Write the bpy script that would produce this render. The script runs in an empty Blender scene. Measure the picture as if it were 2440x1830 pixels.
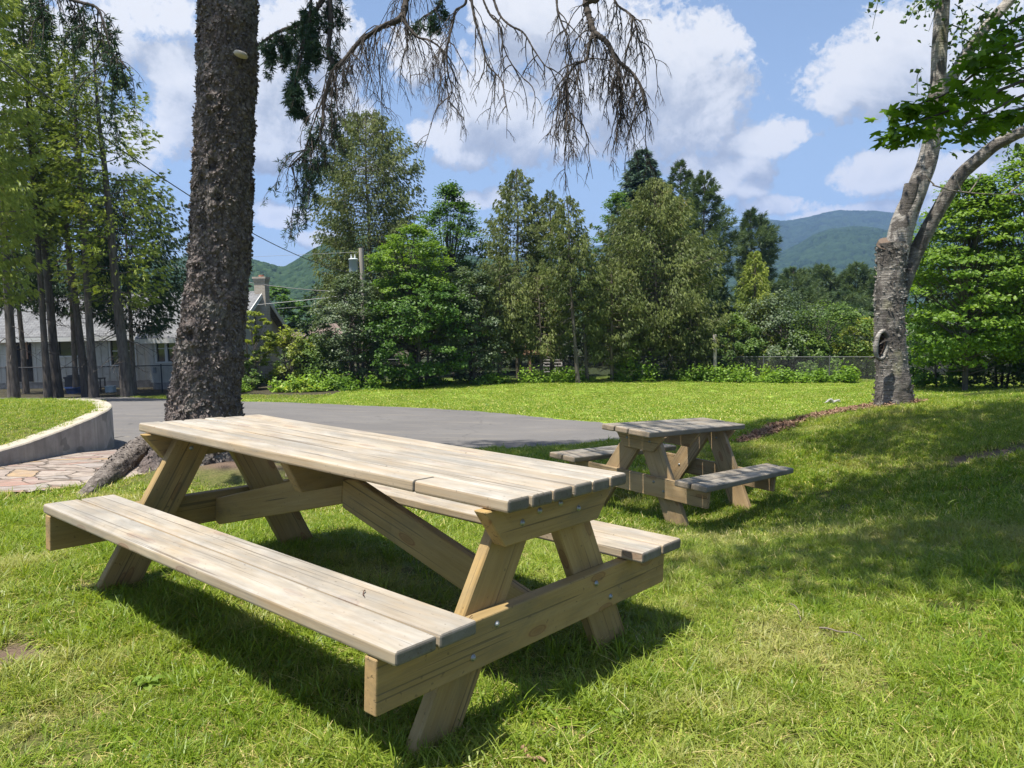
import bpy, bmesh, math, random
import numpy as np
from mathutils import Matrix, Vector
R = math.radians
rng = np.random.default_rng(7)
random.seed(7)
scn = bpy.context.scene
col = scn.collection

# ------------------------------------------------------------------ camera
CAMZ, FPX, PIT, ROL = 1.30, 1853.4, -0.0875, -0.0196
_f = np.array([0, math.cos(PIT), math.sin(PIT)])
_r = np.array([1.0, 0, 0]); _u = np.cross(_r, _f)
CR = _r * math.cos(ROL) + _u * math.sin(ROL)
CU = -_r * math.sin(ROL) + _u * math.cos(ROL)
cam_d = bpy.data.cameras.new('camera')
cam_d.sensor_width = 36.0; cam_d.lens = FPX / 2440 * 36; cam_d.clip_end = 12000; cam_d.clip_start = 0.05
cam = bpy.data.objects.new('camera', cam_d); col.objects.link(cam)
M = Matrix([[CR[0], CU[0], -_f[0], 0], [CR[1], CU[1], -_f[1], 0], [CR[2], CU[2], -_f[2], CAMZ], [0, 0, 0, 1]])
cam.matrix_world = M
scn.camera = cam

def ray(px, py):
    return _f + CR * (px - 1220) / FPX - CU * (py - 915) / FPX
def at(px, py, y):
    """point seen at a spot of the photograph, at the given distance ahead"""
    d = ray(px, py); return np.array([0, 0, CAMZ]) + d * (y / d[1])

# ------------------------------------------------------------------ noise
def _hash(ix, iy, iz, seed):
    h = (ix * 374761393 + iy * 668265263 + iz * 2147483647 + seed * 974634777) & 0xffffffff
    h = ((h ^ (h >> 13)) * 1274126177) & 0xffffffff
    h = ((h ^ (h >> 16)) * 2246822519) & 0xffffffff
    return ((h ^ (h >> 15)) & 0xffff) / 65535.0
def vnoise(p, seed=0):
    p = np.asarray(p, float); i = np.floor(p).astype(np.int64); f = p - i; f = f * f * (3 - 2 * f)
    o = 0
    for dx in (0, 1):
        wx = f[..., 0] if dx else 1 - f[..., 0]
        for dy in (0, 1):
            wy = f[..., 1] if dy else 1 - f[..., 1]
            for dz in (0, 1):
                wz = f[..., 2] if dz else 1 - f[..., 2]
                o = o + wx * wy * wz * _hash(i[..., 0] + dx, i[..., 1] + dy, i[..., 2] + dz, seed)
    return o
def fbm(p, octv=4, seed=0, gain=.5):
    p = np.asarray(p, float); a = 1; s = 0; t = 0
    for k in range(octv):
        s = s + a * vnoise(p * 2 ** k, seed + k); t += a; a *= gain
    return s / t

# ------------------------------------------------------------------ terrain
CP = np.array([(0,0,0),(-2,0,.03),(2,0,0),(4,2,.05),(-5,0,.1),(-3,2,.06),
 (-.32,2.19,-.011),(.47,3.15,-.05),(-2,3.58,.04),(-1.2,4.54,-.013),
 (1.36,6.15,-.45),(.58,6.81,-.38),(2.29,7.25,-.56),(1.51,7.91,-.50),
 (-3.3,5.8,0),(-2.8,7.1,-.05),(-4.5,7.5,0),(-4.8,9.2,-.19),(-7,8,-.02),(-5.8,6.2,.02),
 (3.2,4.2,.0),(4.5,6,.02),(5.35,10.9,-.05),(7,9,.1),(3.6,11.2,-.36),(9,12,0),(3.0,9.2,-.34),
 (-5,12,-.38),(-8,24,-1.2),(-14.9,30,-1.55),(0,10.4,-.50),(0,8.6,-.32),(-1.6,8.4,-.22),(1.65,17,-1.05),(-5.2,24,-1.36),(-9,26,-1.44),
 (3.6,16,-1.0),(5.4,14.5,-.75),(-1.36,21,-1.22),(7,20,-1.3),(15,16,-.5),
 (0,36.5,-1.92),(8,37,-2.05),(16,35,-2.1),(22,33,-2.05),(-8,34,-1.88),(-11.5,31,-1.66),(-18,32,-1.66),
 (0,60,-2.2),(40,50,-2),(-40,50,-1.8),(-30,20,-.8),(-25,10,-.2),(30,15,-.4),(-15,0,.2),(15,0,.2),(0,-10,.1),(30,32,-2)], float)
def _phi(r2): return np.where(r2 > 1e-12, r2 * np.log(np.maximum(r2, 1e-12)) * .5, 0)
def _tps():
    X = CP[:, :2]; n = len(X)
    K = _phi(((X[:, None] - X[None]) ** 2).sum(-1)) + np.eye(n) * .08
    Pm = np.c_[np.ones(n), X]
    A = np.block([[K, Pm], [Pm.T, np.zeros((3, 3))]])
    return np.linalg.solve(A, np.r_[CP[:, 2], 0, 0, 0])
_W = _tps()
def gz(x, y):
    x = np.atleast_1d(np.asarray(x, float)); y = np.atleast_1d(np.asarray(y, float)); sh = x.shape
    q = np.stack([x.ravel(), y.ravel()], 1)
    z = np.empty(len(q))
    for i in range(0, len(q), 20000):
        qq = q[i:i + 20000]
        K = _phi(((qq[:, None] - CP[None, :, :2]) ** 2).sum(-1))
        z[i:i + 20000] = K @ _W[:-3] + _W[-3] + qq @ _W[-2:]
    r = np.hypot(q[:, 0], q[:, 1] - 18)
    w = np.clip((r - 26) / 26, 0, 1); w = w * w * (3 - 2 * w)
    z = z * (1 - w) + (-2.1) * w
    return z.reshape(sh)
def atg(px, py, lift=0.0):
    """where the line of sight meets the ground"""
    d = ray(px, py); d = d / d[1]
    ys = np.r_[np.arange(1, 12, .02), np.arange(12, 70, .1)]
    g = gz(d[0] * ys, ys) + lift - (CAMZ + d[2] * ys)
    k = np.nonzero(g > 0)[0]
    y = ys[k[0]] if len(k) else 60.
    return np.array([d[0] * y, y, float(gz(d[0] * y, y)[0])])
def in_poly(x, y, poly):
    c = np.zeros(np.shape(x), bool); n = len(poly)
    for i in range(n):
        x0, y0 = poly[i]; x1, y1 = poly[(i + 1) % n]
        if y0 == y1: continue
        t = ((y0 > y) != (y1 > y)) & (x < (x1 - x0) * (y - y0) / (y1 - y0) + x0)
        c ^= t
    return c

# ------------------------------------------------------------------ object helpers
def setp(o, label=None, cat=None, group=None, kind=None):
    if label: o['label'] = label
    if cat: o['category'] = cat
    if group: o['group'] = group
    if kind: o['kind'] = kind
    return o
def empty(name, loc=(0, 0, 0), mat=None, **k):
    o = bpy.data.objects.new(name, None); col.objects.link(o)
    o.empty_display_size = .2
    if mat is not None: o.matrix_world = mat
    else: o.location = loc
    return setp(o, **k)
def link(name, me, mat=None, parent=None, **k):
    o = bpy.data.objects.new(name, me); col.objects.link(o)
    if mat is not None: me.materials.append(mat)
    if parent is not None: o.parent = parent
    return setp(o, **k)
class MB:
    """gathers polygons (with optional per-vertex vectors and per-face numbers) into ONE mesh"""
    def __init__(s): s.v = []; s.f = []; s.n = 0; s.va = []; s.fa = []
    def add(s, v, f, va=None, fa=0.0):
        v = np.asarray(v, float).reshape(-1, 3)
        f = [np.asarray(f) + s.n] if isinstance(f, np.ndarray) else [np.asarray([q]) + s.n for q in f]
        s.v.append(v); s.va.append(np.zeros_like(v) if va is None else np.asarray(va, float).reshape(-1, 3))
        m = sum(len(q) for q in f)
        s.f += f; s.fa.append(np.full(m, fa, float) if np.isscalar(fa) else np.asarray(fa, float)); s.n += len(v)
        return s
    def mesh(s, name, smooth=False):
        me = bpy.data.meshes.new(name)
        V = np.concatenate(s.v).astype(np.float32); VA = np.concatenate(s.va).astype(np.float32); FA = np.concatenate(s.fa).astype(np.float32)
        loops = np.concatenate([q.ravel() for q in s.f]).astype(np.int32)
        cnt = np.concatenate([np.full(len(q), q.shape[1]) for q in s.f]).astype(np.int32)
        st = np.r_[0, np.cumsum(cnt)[:-1]].astype(np.int32)
        me.vertices.add(len(V)); me.vertices.foreach_set('co', V.ravel())
        me.loops.add(len(loops)); me.loops.foreach_set('vertex_index', loops)
        me.polygons.add(len(cnt)); me.polygons.foreach_set('loop_start', st); me.polygons.foreach_set('loop_total', cnt)
        me.update(calc_edges=True)
        a = me.attributes.new('bc', 'FLOAT_VECTOR', 'POINT'); a.data.foreach_set('vector', VA.ravel())
        a = me.attributes.new('fa', 'FLOAT', 'FACE'); a.data.foreach_set('value', FA)
        me.polygons.foreach_set('use_smooth', np.full(len(cnt), smooth))
        me.validate()
        return me
    def build(s, name, mat=None, parent=None, smooth=False, **k):
        return link(name, s.mesh(name, smooth), mat, parent, **k)
def bm_arrays(bm):
    bm.verts.index_update(); bm.normal_update()
    return np.array([v.co[:] for v in bm.verts]), [[v.index for v in f.verts] for f in bm.faces], np.array([f.normal[:] for f in bm.faces])
def board(mb, o, ax, ay, az, dims, bev=.006, seg=2, wob=0.0, jx=0, jy=0):
    """eased plank: o = centre, ax = along, dims = (length, width, thickness)"""
    bm = bmesh.new(); bmesh.ops.create_cube(bm, size=1)
    for v in bm.verts: v.co = Vector((v.co.x * dims[0], v.co.y * dims[1], v.co.z * dims[2]))
    if bev: bmesh.ops.bevel(bm, geom=bm.edges[:], offset=bev, segments=seg, profile=.5, affect='EDGES')
    if dims[0] > .8:
        bmesh.ops.bisect_edges(bm, edges=[e for e in bm.edges if e.calc_length() > .6 * dims[0]], cuts=9)
        for f in list(bm.faces):
            pass
    v, f, n = bm_arrays(bm); bm.free()
    _board_add(mb, v, f, n, o, ax, ay, az)
def _board_add(mb, v, f, n, o, ax, ay, az, off=None):
    off = np.array([rng.uniform(-50, 50), rng.uniform(-50, 50), rng.uniform(-50, 50)]) if off is None else off
    B = np.stack([np.asarray(ax, float), np.asarray(ay, float), np.asarray(az, float)])
    kind = np.where(np.abs(n[:, 0]) > .6, 2.0, np.where(n[:, 2] > .6, 1.0, 0.0))
    mb.add(np.asarray(o) + v @ B, f, v + off, kind)
def prism(mb, poly, o, ax, ay, az, thick, bev=.004):
    """polygon in the ax/ay plane, extruded by thick along az (centred)"""
    bm = bmesh.new()
    vs = [bm.verts.new((p[0], p[1], -thick / 2)) for p in poly]
    fc = bm.faces.new(vs); r = bmesh.ops.extrude_face_region(bm, geom=[fc])
    for e in r['geom']:
        if isinstance(e, bmesh.types.BMVert): e.co.z += thick
    bmesh.ops.recalc_face_normals(bm, faces=bm.faces[:])
    if bev: bmesh.ops.bevel(bm, geom=bm.edges[:], offset=bev, segments=1, profile=.5, affect='EDGES')
    v, f, n = bm_arrays(bm); bm.free()
    B = np.stack([np.asarray(ax, float), np.asarray(ay, float), np.asarray(az, float)])
    c = np.mean(np.array(poly), 0)
    return v, f, n, B
def frame_along(path):
    path = np.asarray(path, float); t = np.gradient(path, axis=0); t /= np.linalg.norm(t, axis=1)[:, None] + 1e-12
    a = np.array([0, 0, 1.]) if abs(t[0][2]) < .9 else np.array([1., 0, 0])
    ns = []
    n = np.cross(t[0], a); n /= np.linalg.norm(n)
    for k in range(len(t)):
        n = n - t[k] * (n @ t[k]); n /= np.linalg.norm(n) + 1e-12; ns.append(n)
    ns = np.array(ns); return t, ns, np.cross(t, ns)
def tube(mb, path, rad, sides=6, cap=True, fa=0.0):
    path = np.asarray(path, float); m = len(path); rad = np.broadcast_to(np.asarray(rad, float), (m,))
    t, n, b = frame_along(path)
    a = np.linspace(0, 2 * math.pi, sides, endpoint=False)
    ring = path[:, None] + rad[:, None, None] * (np.cos(a)[None, :, None] * n[:, None] + np.sin(a)[None, :, None] * b[:, None])
    i = np.arange(m - 1)[:, None] * sides; j = np.arange(sides)[None]
    q = np.stack([i + j, i + (j + 1) % sides, i + sides + (j + 1) % sides, i + sides + j], -1).reshape(-1, 4)
    L = np.r_[0, np.cumsum(np.linalg.norm(np.diff(path, axis=0), axis=1))]
    va = np.stack([np.broadcast_to(np.cos(a)[None] * rad[:, None], (m, sides)), np.broadcast_to(np.sin(a)[None] * rad[:, None], (m, sides)), np.broadcast_to(L[:, None], (m, sides))], -1)
    mb.add(ring.reshape(-1, 3), q, va.reshape(-1, 3), fa)
    if cap:
        mb.add(ring[-1], np.arange(sides)[None], va[-1], fa); mb.add(ring[0], np.arange(sides)[::-1][None].copy(), va[0], fa)
def smooth_path(pts, n):
    """Catmull-Rom through the points"""
    p = np.asarray(pts, float); p = np.vstack([2 * p[0] - p[1], p, 2 * p[-1] - p[-2]]); out = []
    segs = len(p) - 3
    for s in np.linspace(0, segs - 1e-6, n):
        i = int(s); t = s - i; a, b, c, d = p[i:i + 4]
        out.append(.5 * (2 * b + (c - a) * t + (2 * a - 5 * b + 4 * c - d) * t * t + (-a + 3 * b - 3 * c + d) * t ** 3))
    return np.array(out)
def box(mb, c, d, rz=0.0, fa=0.0):
    x, y, z = np.array(d) / 2.
    v = np.array([(-x,-y,-z),(x,-y,-z),(x,y,-z),(-x,y,-z),(-x,-y,z),(x,-y,z),(x,y,z),(-x,y,z)])
    cs, sn = math.cos(rz), math.sin(rz)
    w = np.stack([v[:, 0] * cs - v[:, 1] * sn, v[:, 0] * sn + v[:, 1] * cs, v[:, 2]], 1) + np.asarray(c)
    mb.add(w, np.array([(0,3,2,1),(4,5,6,7),(0,1,5,4),(1,2,6,5),(2,3,7,6),(3,0,4,7)]), w, fa)

# ------------------------------------------------------------------ materials
class NT:
    def __init__(s, name):
        s.m = bpy.data.materials.new(name); s.m.use_nodes = True; s.t = s.m.node_tree; s.t.nodes.clear()
    def n(s, typ, inp=None, **kw):
        nd = s.t.nodes.new(typ)
        for k, v in kw.items(): setattr(nd, k, v)
        for k, v in (inp or {}).items():
            sk = nd.inputs[k]
            if isinstance(v, bpy.types.NodeSocket): s.t.links.new(v, sk)
            else: sk.default_value = v
        return nd
    def math(s, op, a, b=0.0, c=None, clamp=False):
        d = {0: a, 1: b}
        if c is not None: d[2] = c
        return s.n('ShaderNodeMath', d, operation=op, use_clamp=clamp).outputs[0]
    def mix(s, f, a, b, blend='MIX'):
        nd = s.n('ShaderNodeMix', data_type='RGBA', blend_type=blend)
        for k, v in ((0, f), (6, a), (7, b)):
            if isinstance(v, bpy.types.NodeSocket): s.t.links.new(v, nd.inputs[k])
            else: nd.inputs[k].default_value = (*v, 1) if isinstance(v, tuple) and len(v) == 3 else v
        return nd.outputs[2]
    def noise(s, vec, scale, detail=4, rough=.55, dist=0.0, out=0):
        d = {'Scale': scale, 'Detail': detail, 'Roughness': rough, 'Distortion': dist}
        if vec is not None: d['Vector'] = vec
        return s.n('ShaderNodeTexNoise', d).outputs[out]
    def ramp(s, f, stops, interp='LINEAR'):
        nd = s.n('ShaderNodeValToRGB', {0: f}); cr = nd.color_ramp; cr.interpolation = interp
        while len(cr.elements) < len(stops): cr.elements.new(.5)
        for e, (p, c) in zip(cr.elements, stops):
            e.position = p; e.color = (*c, 1) if isinstance(c, tuple) else (c, c, c, 1)
        return nd.outputs[0]
    def vmul(s, vec, k):
        return s.n('ShaderNodeVectorMath', {0: vec, 1: k}, operation='MULTIPLY').outputs[0]
    def attr(s, name, out='Vector', typ='GEOMETRY'):
        return s.n('ShaderNodeAttribute', attribute_name=name, attribute_type=typ).outputs[out]
    def pos(s): return s.n('ShaderNodeNewGeometry').outputs['Position']
    def obj(s): return s.n('ShaderNodeTexCoord').outputs['Object']
    def bump(s, h, strength=.3, dist=.01, nrm=None):
        d = {'Height': h, 'Strength': strength, 'Distance': dist}
        if nrm is not None: d['Normal'] = nrm
        return s.n('ShaderNodeBump', d).outputs[0]
    def pbr(s, color, rough=.6, normal=None, metal=0.0, spec=.4, **kw):
        d = {'Base Color': color if isinstance(color, bpy.types.NodeSocket) else (*color, 1), 'Roughness': rough, 'Metallic': metal, 'Specular IOR Level': spec}
        if normal is not None: d['Normal'] = normal
        d.update(kw)
        b = s.n('ShaderNodeBsdfPrincipled', d)
        s.t.links.new(b.outputs[0], s.n('ShaderNodeOutputMaterial').inputs[0]); return s.m
    def out(s, shader):
        s.t.links.new(shader, s.n('ShaderNodeOutputMaterial').inputs[0]); return s.m
def simple(name, c, rough=.6, var=.15, scale=8., bump=0.0, metal=0.0):
    t = NT(name); n = t.noise(t.obj(), scale, 5)
    a = tuple(max(0, k * (1 - var)) for k in c); b = tuple(k * (1 + var) for k in c)
    return t.pbr(t.mix(n, a, b), rough, t.bump(n, bump, .01) if bump else None, metal)
def leaf_mat(name, dark, light, dry=None, trans=.35, gloss=.25, rough=.45):
    """leaf colour varies leaf by leaf (face number 0..1); some light passes through"""
    t = NT(name); fa = t.attr('fa', 'Fac')
    stops = [(0., dark), (.75, light)]
    if dry: stops += [(.94, light), (1., dry)]
    c = t.ramp(fa, stops)
    br = t.noise(t.pos(), .9, 2)
    c = t.mix(t.math('MULTIPLY', br, .35), c, tuple(.5 * (a + b) for a, b in zip(dark, light)))
    p = t.n('ShaderNodeBsdfPrincipled', {'Base Color': c, 'Roughness': rough, 'Specular IOR Level': gloss})
    tc = t.mix(1.0, c, (1.25, 1.25, .55), 'MULTIPLY')
    tr = t.n('ShaderNodeBsdfTranslucent', {'Color': tc})
    return t.out(t.n('ShaderNodeMixShader', {0: trans, 1: p.outputs[0], 2: tr.outputs[0]}).outputs[0])
# ------------------------------------------------------------------ wood
def wood_mat(name, fresh, pale, grey, weather_top, weather_side, endc):
    t = NT(name); bc = t.attr('bc'); fa = t.attr('fa', 'Fac')
    g1 = t.noise(t.vmul(bc, (1.6, 34, 34)), 1.0, 5, .6, .6)
    g2 = t.noise(t.vmul(bc, (5, 160, 160)), 1.0, 3, .6)
    blot = t.noise(t.vmul(bc, (2.2, 7, 7)), 1.0, 4, .6, .4)
    blot2 = t.noise(t.vmul(bc, (5.5, 14, 14)), 1.0, 3, .6)
    base = t.mix(t.ramp(g1, [(.3, 0.), (.7, 1.)]), fresh, pale)
    base = t.mix(t.math('MULTIPLY', t.ramp(g2, [(.42, 1.), (.62, 0.)]), .28), base, tuple(k * .62 for k in fresh))
    # rows of knots
    bs = t.n('ShaderNodeSeparateXYZ', {0: bc}).outputs
    kv = t.n('ShaderNodeTexVoronoi', {'Vector': t.n('ShaderNodeCombineXYZ', {0: t.math('MULTIPLY', bs[0], 2.3), 1: t.math('MULTIPLY', t.math('ADD', bs[1], bs[2]), 7.0)}).outputs[0], 'Scale': 1.0, 'Randomness': 1.0}, voronoi_dimensions='2D')
    kd = kv.outputs['Distance']; kr = t.n('ShaderNodeSeparateColor', {0: kv.outputs['Color']}).outputs[0]
    on = t.math('GREATER_THAN', kr, .52)
    ring = t.math('MULTIPLY', on, t.ramp(kd, [(.04, .75), (.085, .55), (.1, 1.), (.125, .25), (.24, 0.)]))
    halo = t.math('MULTIPLY', on, t.ramp(kd, [(.1, .7), (.5, 0.)]))
    base = t.mix(halo, base, tuple(min(1, k * 1.1) for k in pale)); 
    base = t.mix(ring, base, (.20, .075, .02))
    top = t.math('COMPARE', fa, 1.0, .3); end = t.math('COMPARE', fa, 2.0, .3)
    w = t.math('ADD', t.math('MULTIPLY', top, weather_top - weather_side), weather_side)
    wmask = t.math('MULTIPLY', w, t.ramp(t.math('ADD', t.math('MULTIPLY', blot, .7), t.math('MULTIPLY', g1, .3)), [(.3, .25), (.62, 1.)]))
    gcol = t.mix(t.ramp(blot2, [(.35, 0.), (.65, 1.)]), grey, tuple(k * .68 for k in grey))
    c = t.mix(wmask, base, gcol)
    ec = t.mix(t.noise(t.vmul(bc, (20, 55, 55)), 1.0, 4, .7), tuple(k * .6 for k in endc), tuple(min(1, k * 1.35) for k in endc))
    c = t.mix(t.math('MULTIPLY', end, .92), c, ec)
    chk = t.ramp(t.noise(t.vmul(bc, (1.1, 90, 90)), 1.0, 2, .5), [(.33, 1.), (.37, 0.)])
    c = t.mix(t.math('MULTIPLY', chk, .7), c, (.07, .05, .03))
    st = t.noise(t.vmul(bc, (1.3, 3.5, 3.5)), 1.0, 6, .7, .8)
    c = t.mix(t.ramp(st, [(.46, 0.), (.64, .6)]), c, tuple(.5 * k for k in grey))
    sp = t.noise(t.vmul(bc, (60, 60, 60)), 1.0, 2, .5)
    c = t.mix(t.ramp(sp, [(.68, 0.), (.74, .5)]), c, (.06, .045, .03))
    h = t.math('SUBTRACT', t.math('ADD', t.math('MULTIPLY', g1, .6), t.math('MULTIPLY', g2, .4)), t.math('MULTIPLY', chk, .5))
    return t.pbr(c, .62, t.bump(h, .35, .004), spec=.3)
W_TOP = wood_mat('weathered_pine', (.33, .22, .108), (.43, .335, .205), (.39, .365, .32), .95, .36, (.10, .094, .08))
W_BEAM = wood_mat('treated_pine', (.30, .182, .055), (.40, .265, .10), (.32, .26, .145), .3, .3, (.37, .24, .11))
W_OLDTOP = wood_mat('old_grey_pine', (.26, .19, .11), (.34, .26, .17), (.30, .28, .24), .95, .6, (.29, .22, .15))
W_OLDBEAM = wood_mat('old_treated_pine', (.34, .215, .095), (.45, .31, .16), (.37, .29, .18), .4, .35, (.37, .25, .13))
BOLT = NT('galvanised').pbr((.30, .31, .30), .45, None, .85)

def bolt_mesh():
    bm = bmesh.new(); prof = [(.0115, 0), (.0115, .0015), (.0085, .0017), (.0082, .005), (.006, .0075), (.003, .0087), (0, .009)]
    mb = MB(); n = 12; a = np.linspace(0, 2 * math.pi, n, endpoint=False); rings = []
    for r, z in prof[:-1]: rings.append(np.stack([np.cos(a) * r, np.sin(a) * r, np.full(n, z)], 1))
    v = np.concatenate(rings + [np.array([[0, 0, .009]])]); f = []
    for k in range(len(rings) - 1):
        for j in range(n): f.append([k * n + j, k * n + (j + 1) % n, (k + 1) * n + (j + 1) % n, (k + 1) * n + j])
    b = (len(rings) - 1) * n
    for j in range(n): f.append([b + j, b + (j + 1) % n, len(v) - 1])
    bm.free(); return MB().add(v, f).mesh('bolt', True)
BOLT_ME = bolt_mesh(); BOLT_ME.materials.append(BOLT)
def add_bolt(parent, p, d, s=1.0):
    o = bpy.data.objects.new('bolt', BOLT_ME); col.objects.link(o); o.parent = parent
    o.matrix_local = Matrix.Translation(Vector(p)) @ Vector(d).to_track_quat('Z', 'Y').to_matrix().to_4x4() @ Matrix.Scale(s, 4)

def picnic_table(mat, P, top_m, beam_m, label):
    """x = across, y = along, z = up from the ground under the legs"""
    X, Y, Z = (1., 0, 0), (0, 1., 0), (0, 0, 1.)
    NX, NY = (-1., 0, 0), (0, -1., 0)
    root = empty('picnic_table', mat=mat, label=label, cat='picnic table')
    L, W, H, th, zs = P['L'], P['W'], P['H'], P['th'], P['zs']
    # tabletop
    mb = MB(); x = 0
    for k, bw in enumerate(P['boards']):
        parts = [(0, L)]
        if k == P.get('joint_board'): parts = [(0, P['joint'] - .001), (P['joint'] + .001, L)]
        for (y0, y1) in parts:
            dz = rng.uniform(-.0015, .0015); e0 = rng.uniform(-.004, .004) if y0 == 0 else 0
            board(mb, (x + bw / 2, (y0 + e0 + y1) / 2, H - th / 2 + dz), Y, NX, Z, (y1 - y0 - e0, bw, th), P.get('bev', .009), 3)
        x += bw + P['gap']
    mb.build('tabletop', top_m, root)
    # seats
    for sgn in (-1, 1):
        mb = MB(); a, b = P['a'], P['b']; sw = (a - b - P['gap']) / 2
        for k in (0, 1):
            xc = a - sw / 2 - k * (sw + P['gap'])
            xx = -xc if sgn < 0 else W + xc
            board(mb, (xx, (P['s0'] + P['s1']) / 2 + rng.uniform(-.003, .003), zs - th / 2 + rng.uniform(-.001, .001)), Y, NX, Z, (P['s1'] - P['s0'], sw, th), P.get('bev', .009), 3)
        mb.build('seat', top_m, root)
    lt, bt, bu = P['lt'], P['bt'], P['bu']
    zb0, zb1 = P['zb0'], zs - th - .0015
    zc1 = H - th - .0015; zc0 = zc1 - P['ch']
    for end in (0, 1):
        def yy(v): return v if end == 0 else L - v
        od = NY if end == 0 else Y
        # legs
        for sgn in (-1, 1):
            w, sl, x0 = P['lw'], P['slope'], P['lx']
            zt = zc1
            def lx(z): return -x0 + z * sl
            poly = [(lx(-.02), -.02), (lx(-.02) + w, -.02), (lx(zt) + w, zt), (lx(zt), zt)]
            if sgn > 0: poly = [(W - p[0], p[1]) for p in poly][::-1]
            mb = MB()
            v, f, n, B = prism(mb, poly, None, X, Z, Y, lt, .005)
            yc = yy(bu + bt + .001 + lt / 2)
            # grain runs along the leg
            c = np.mean(np.array(poly), 0); ang = math.atan2(1, sl if sgn < 0 else -sl); ca, sa = math.cos(ang), math.sin(ang)
            dv = v[:, :2] - c
            bc = np.stack([dv[:, 0] * ca + dv[:, 1] * sa, -dv[:, 0] * sa + dv[:, 1] * ca, v[:, 2]], 1) + rng.uniform(-50, 50, 3)
            kind = np.where(np.abs(n[:, 1]) > .75, 2., 0.)
            mb.add(np.stack([v[:, 0], yc + v[:, 2], v[:, 1]], 1), f if end == 0 else f, bc, kind)
            leg = mb.build('leg', beam_m, root)
            if end == 0 or True:
                iy = yy(bu + bt + .001 + lt + .0005); idr = Y if end == 0 else NY
                for zz, fr in ((zc0 + .05, .5), ((zb0 + zb1) / 2, .5)):
                    px_ = lx(zz) + w * fr; px_ = px_ if sgn < 0 else W - px_
                    add_bolt(leg, (px_, iy, zz), idr)
        # seat beam
        mb = MB(); ext = P['bext']
        board(mb, (W / 2, yy(bu + bt / 2), (zb0 + zb1) / 2), X, Y, Z, (W + 2 * ext, bt, zb1 - zb0), .005, 2)
        beam = mb.build('seat_beam', beam_m, root)
        for (bx, bz) in P['bolts']: add_bolt(beam, (bx, yy(bu - .0005), bz), od)
        # top cleat
        mb = MB(); e = P['ce']
        poly = [(e[1], zc0), (W - e[1], zc0), (W - e[0], zc1), (e[0], zc1)]
        v, f, n, B = prism(mb, poly, None, X, Z, Y, bt, .004)
        kind = np.where(np.abs(n[:, 0]) > .6, 2., 0.)
        mb.add(np.stack([v[:, 0], yy(bu + bt / 2) + v[:, 2], v[:, 1]], 1), f, np.stack([v[:, 0], v[:, 1], v[:, 2]], 1) + rng.uniform(-50, 50, 3), kind * 0)
        cl = mb.build('top_cleat', beam_m, root)
        for (bx, bz) in P['cbolts']: add_bolt(cl, (bx, yy(bu - .0005), bz), od)
    # centre cleat
    mb = MB(); cw = W - .03; e = P['ce']
    poly = [(e[1] + .02, zc0), (W - e[1] - .02, zc0), (W - .02, zc1), (.02, zc1)]
    v, f, n, B = prism(mb, poly, None, X, Z, Y, .05, .004)
    mb.add(np.stack([v[:, 0], L / 2 + v[:, 2], v[:, 1]], 1), f, v[:, [0, 1, 2]] + rng.uniform(-50, 50, 3), 0.)
    mb.build('centre_cleat', beam_m, root)
    # diagonal braces from the centre cleat to the seat beams
    for end in ((0, 1) if P.get('br1') else ()):
        def yy(v): return v if end == 0 else L - v
        y0, y1 = bu + bt + .003, L / 2 - .028
        z0, z1 = P['br0'], P['br1']; bh = .125
        poly = [(y0, z0), (y0 + .035, z0 - .012), (y1, z1 - bh - .01), (y1, z1 - .012), (y1 - .08, z1), (y0, z0 + bh)]
        poly = [(yy(p[0]), p[1]) for p in poly]
        if end: poly = poly[::-1]
        mb = MB(); v, f, n, B = prism(mb, poly, None, Y, Z, X, .042, .004)
        c = np.mean(np.array(poly), 0); ang = math.atan2(z1 - z0 - bh, (y1 - y0) * (1 if end == 0 else -1)); ca, sa = math.cos(ang), math.sin(ang)
        dv = v[:, :2] - c
        bc = np.stack([dv[:, 0] * ca + dv[:, 1] * sa, -dv[:, 0] * sa + dv[:, 1] * ca, v[:, 2]], 1) + rng.uniform(-50, 50, 3)
        mb.add(np.stack([W / 2 + (-.022 if end == 0 else .022) + v[:, 2], v[:, 0], v[:, 1]], 1), [q[::-1] for q in f], bc, 0.)
        mb.build('brace', beam_m, root)
    return root
def basis(o, ax, ay):
    ax = Vector(ax).normalized(); ay = Vector(ay); ay = (ay - ax * ax.dot(ay)).normalized(); az = ax.cross(ay)
    return Matrix([[ax.x, ay.x, az.x, o[0]], [ax.y, ay.y, az.y, o[1]], [ax.z, ay.z, az.z, o[2]], [0, 0, 0, 1]])
T1 = dict(L=2.44, W=.692, H=.764, th=.0445, zs=.429, boards=[.108] * 6, gap=.0088, joint_board=0, joint=.426,
          a=.458, b=.140, s0=-.005, s1=2.395, bu=.0727, bt=.051, lt=.046, lw=.21, slope=.565, lx=.275, bext=.4587, zb0=.222,
          ch=.13, ce=(-.03, .075), br0=.222, br1=.628, bev=.010,
          bolts=[(.042, .344), (-.068, .268), (.618, .341), (.723, .264)], cbolts=[(.158, .654), (.25, .679), (.37, .687), (.482, .651)])
_o = np.array((-.04316, 2.33396, .14783)); _z = Vector((.0485, .0103, 1)).normalized()
M1 = basis((0, 0, 0), (.63747, .77047, -.0456), (-.77047, .63748, .0252))
_b = _o - .175 * np.array(M1.col[2][:3]); M1.translation = Vector(_b)
table = picnic_table(M1, T1, W_TOP, W_BEAM, 'large pale picnic table in front with tan legs and two long bench seats')
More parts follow.
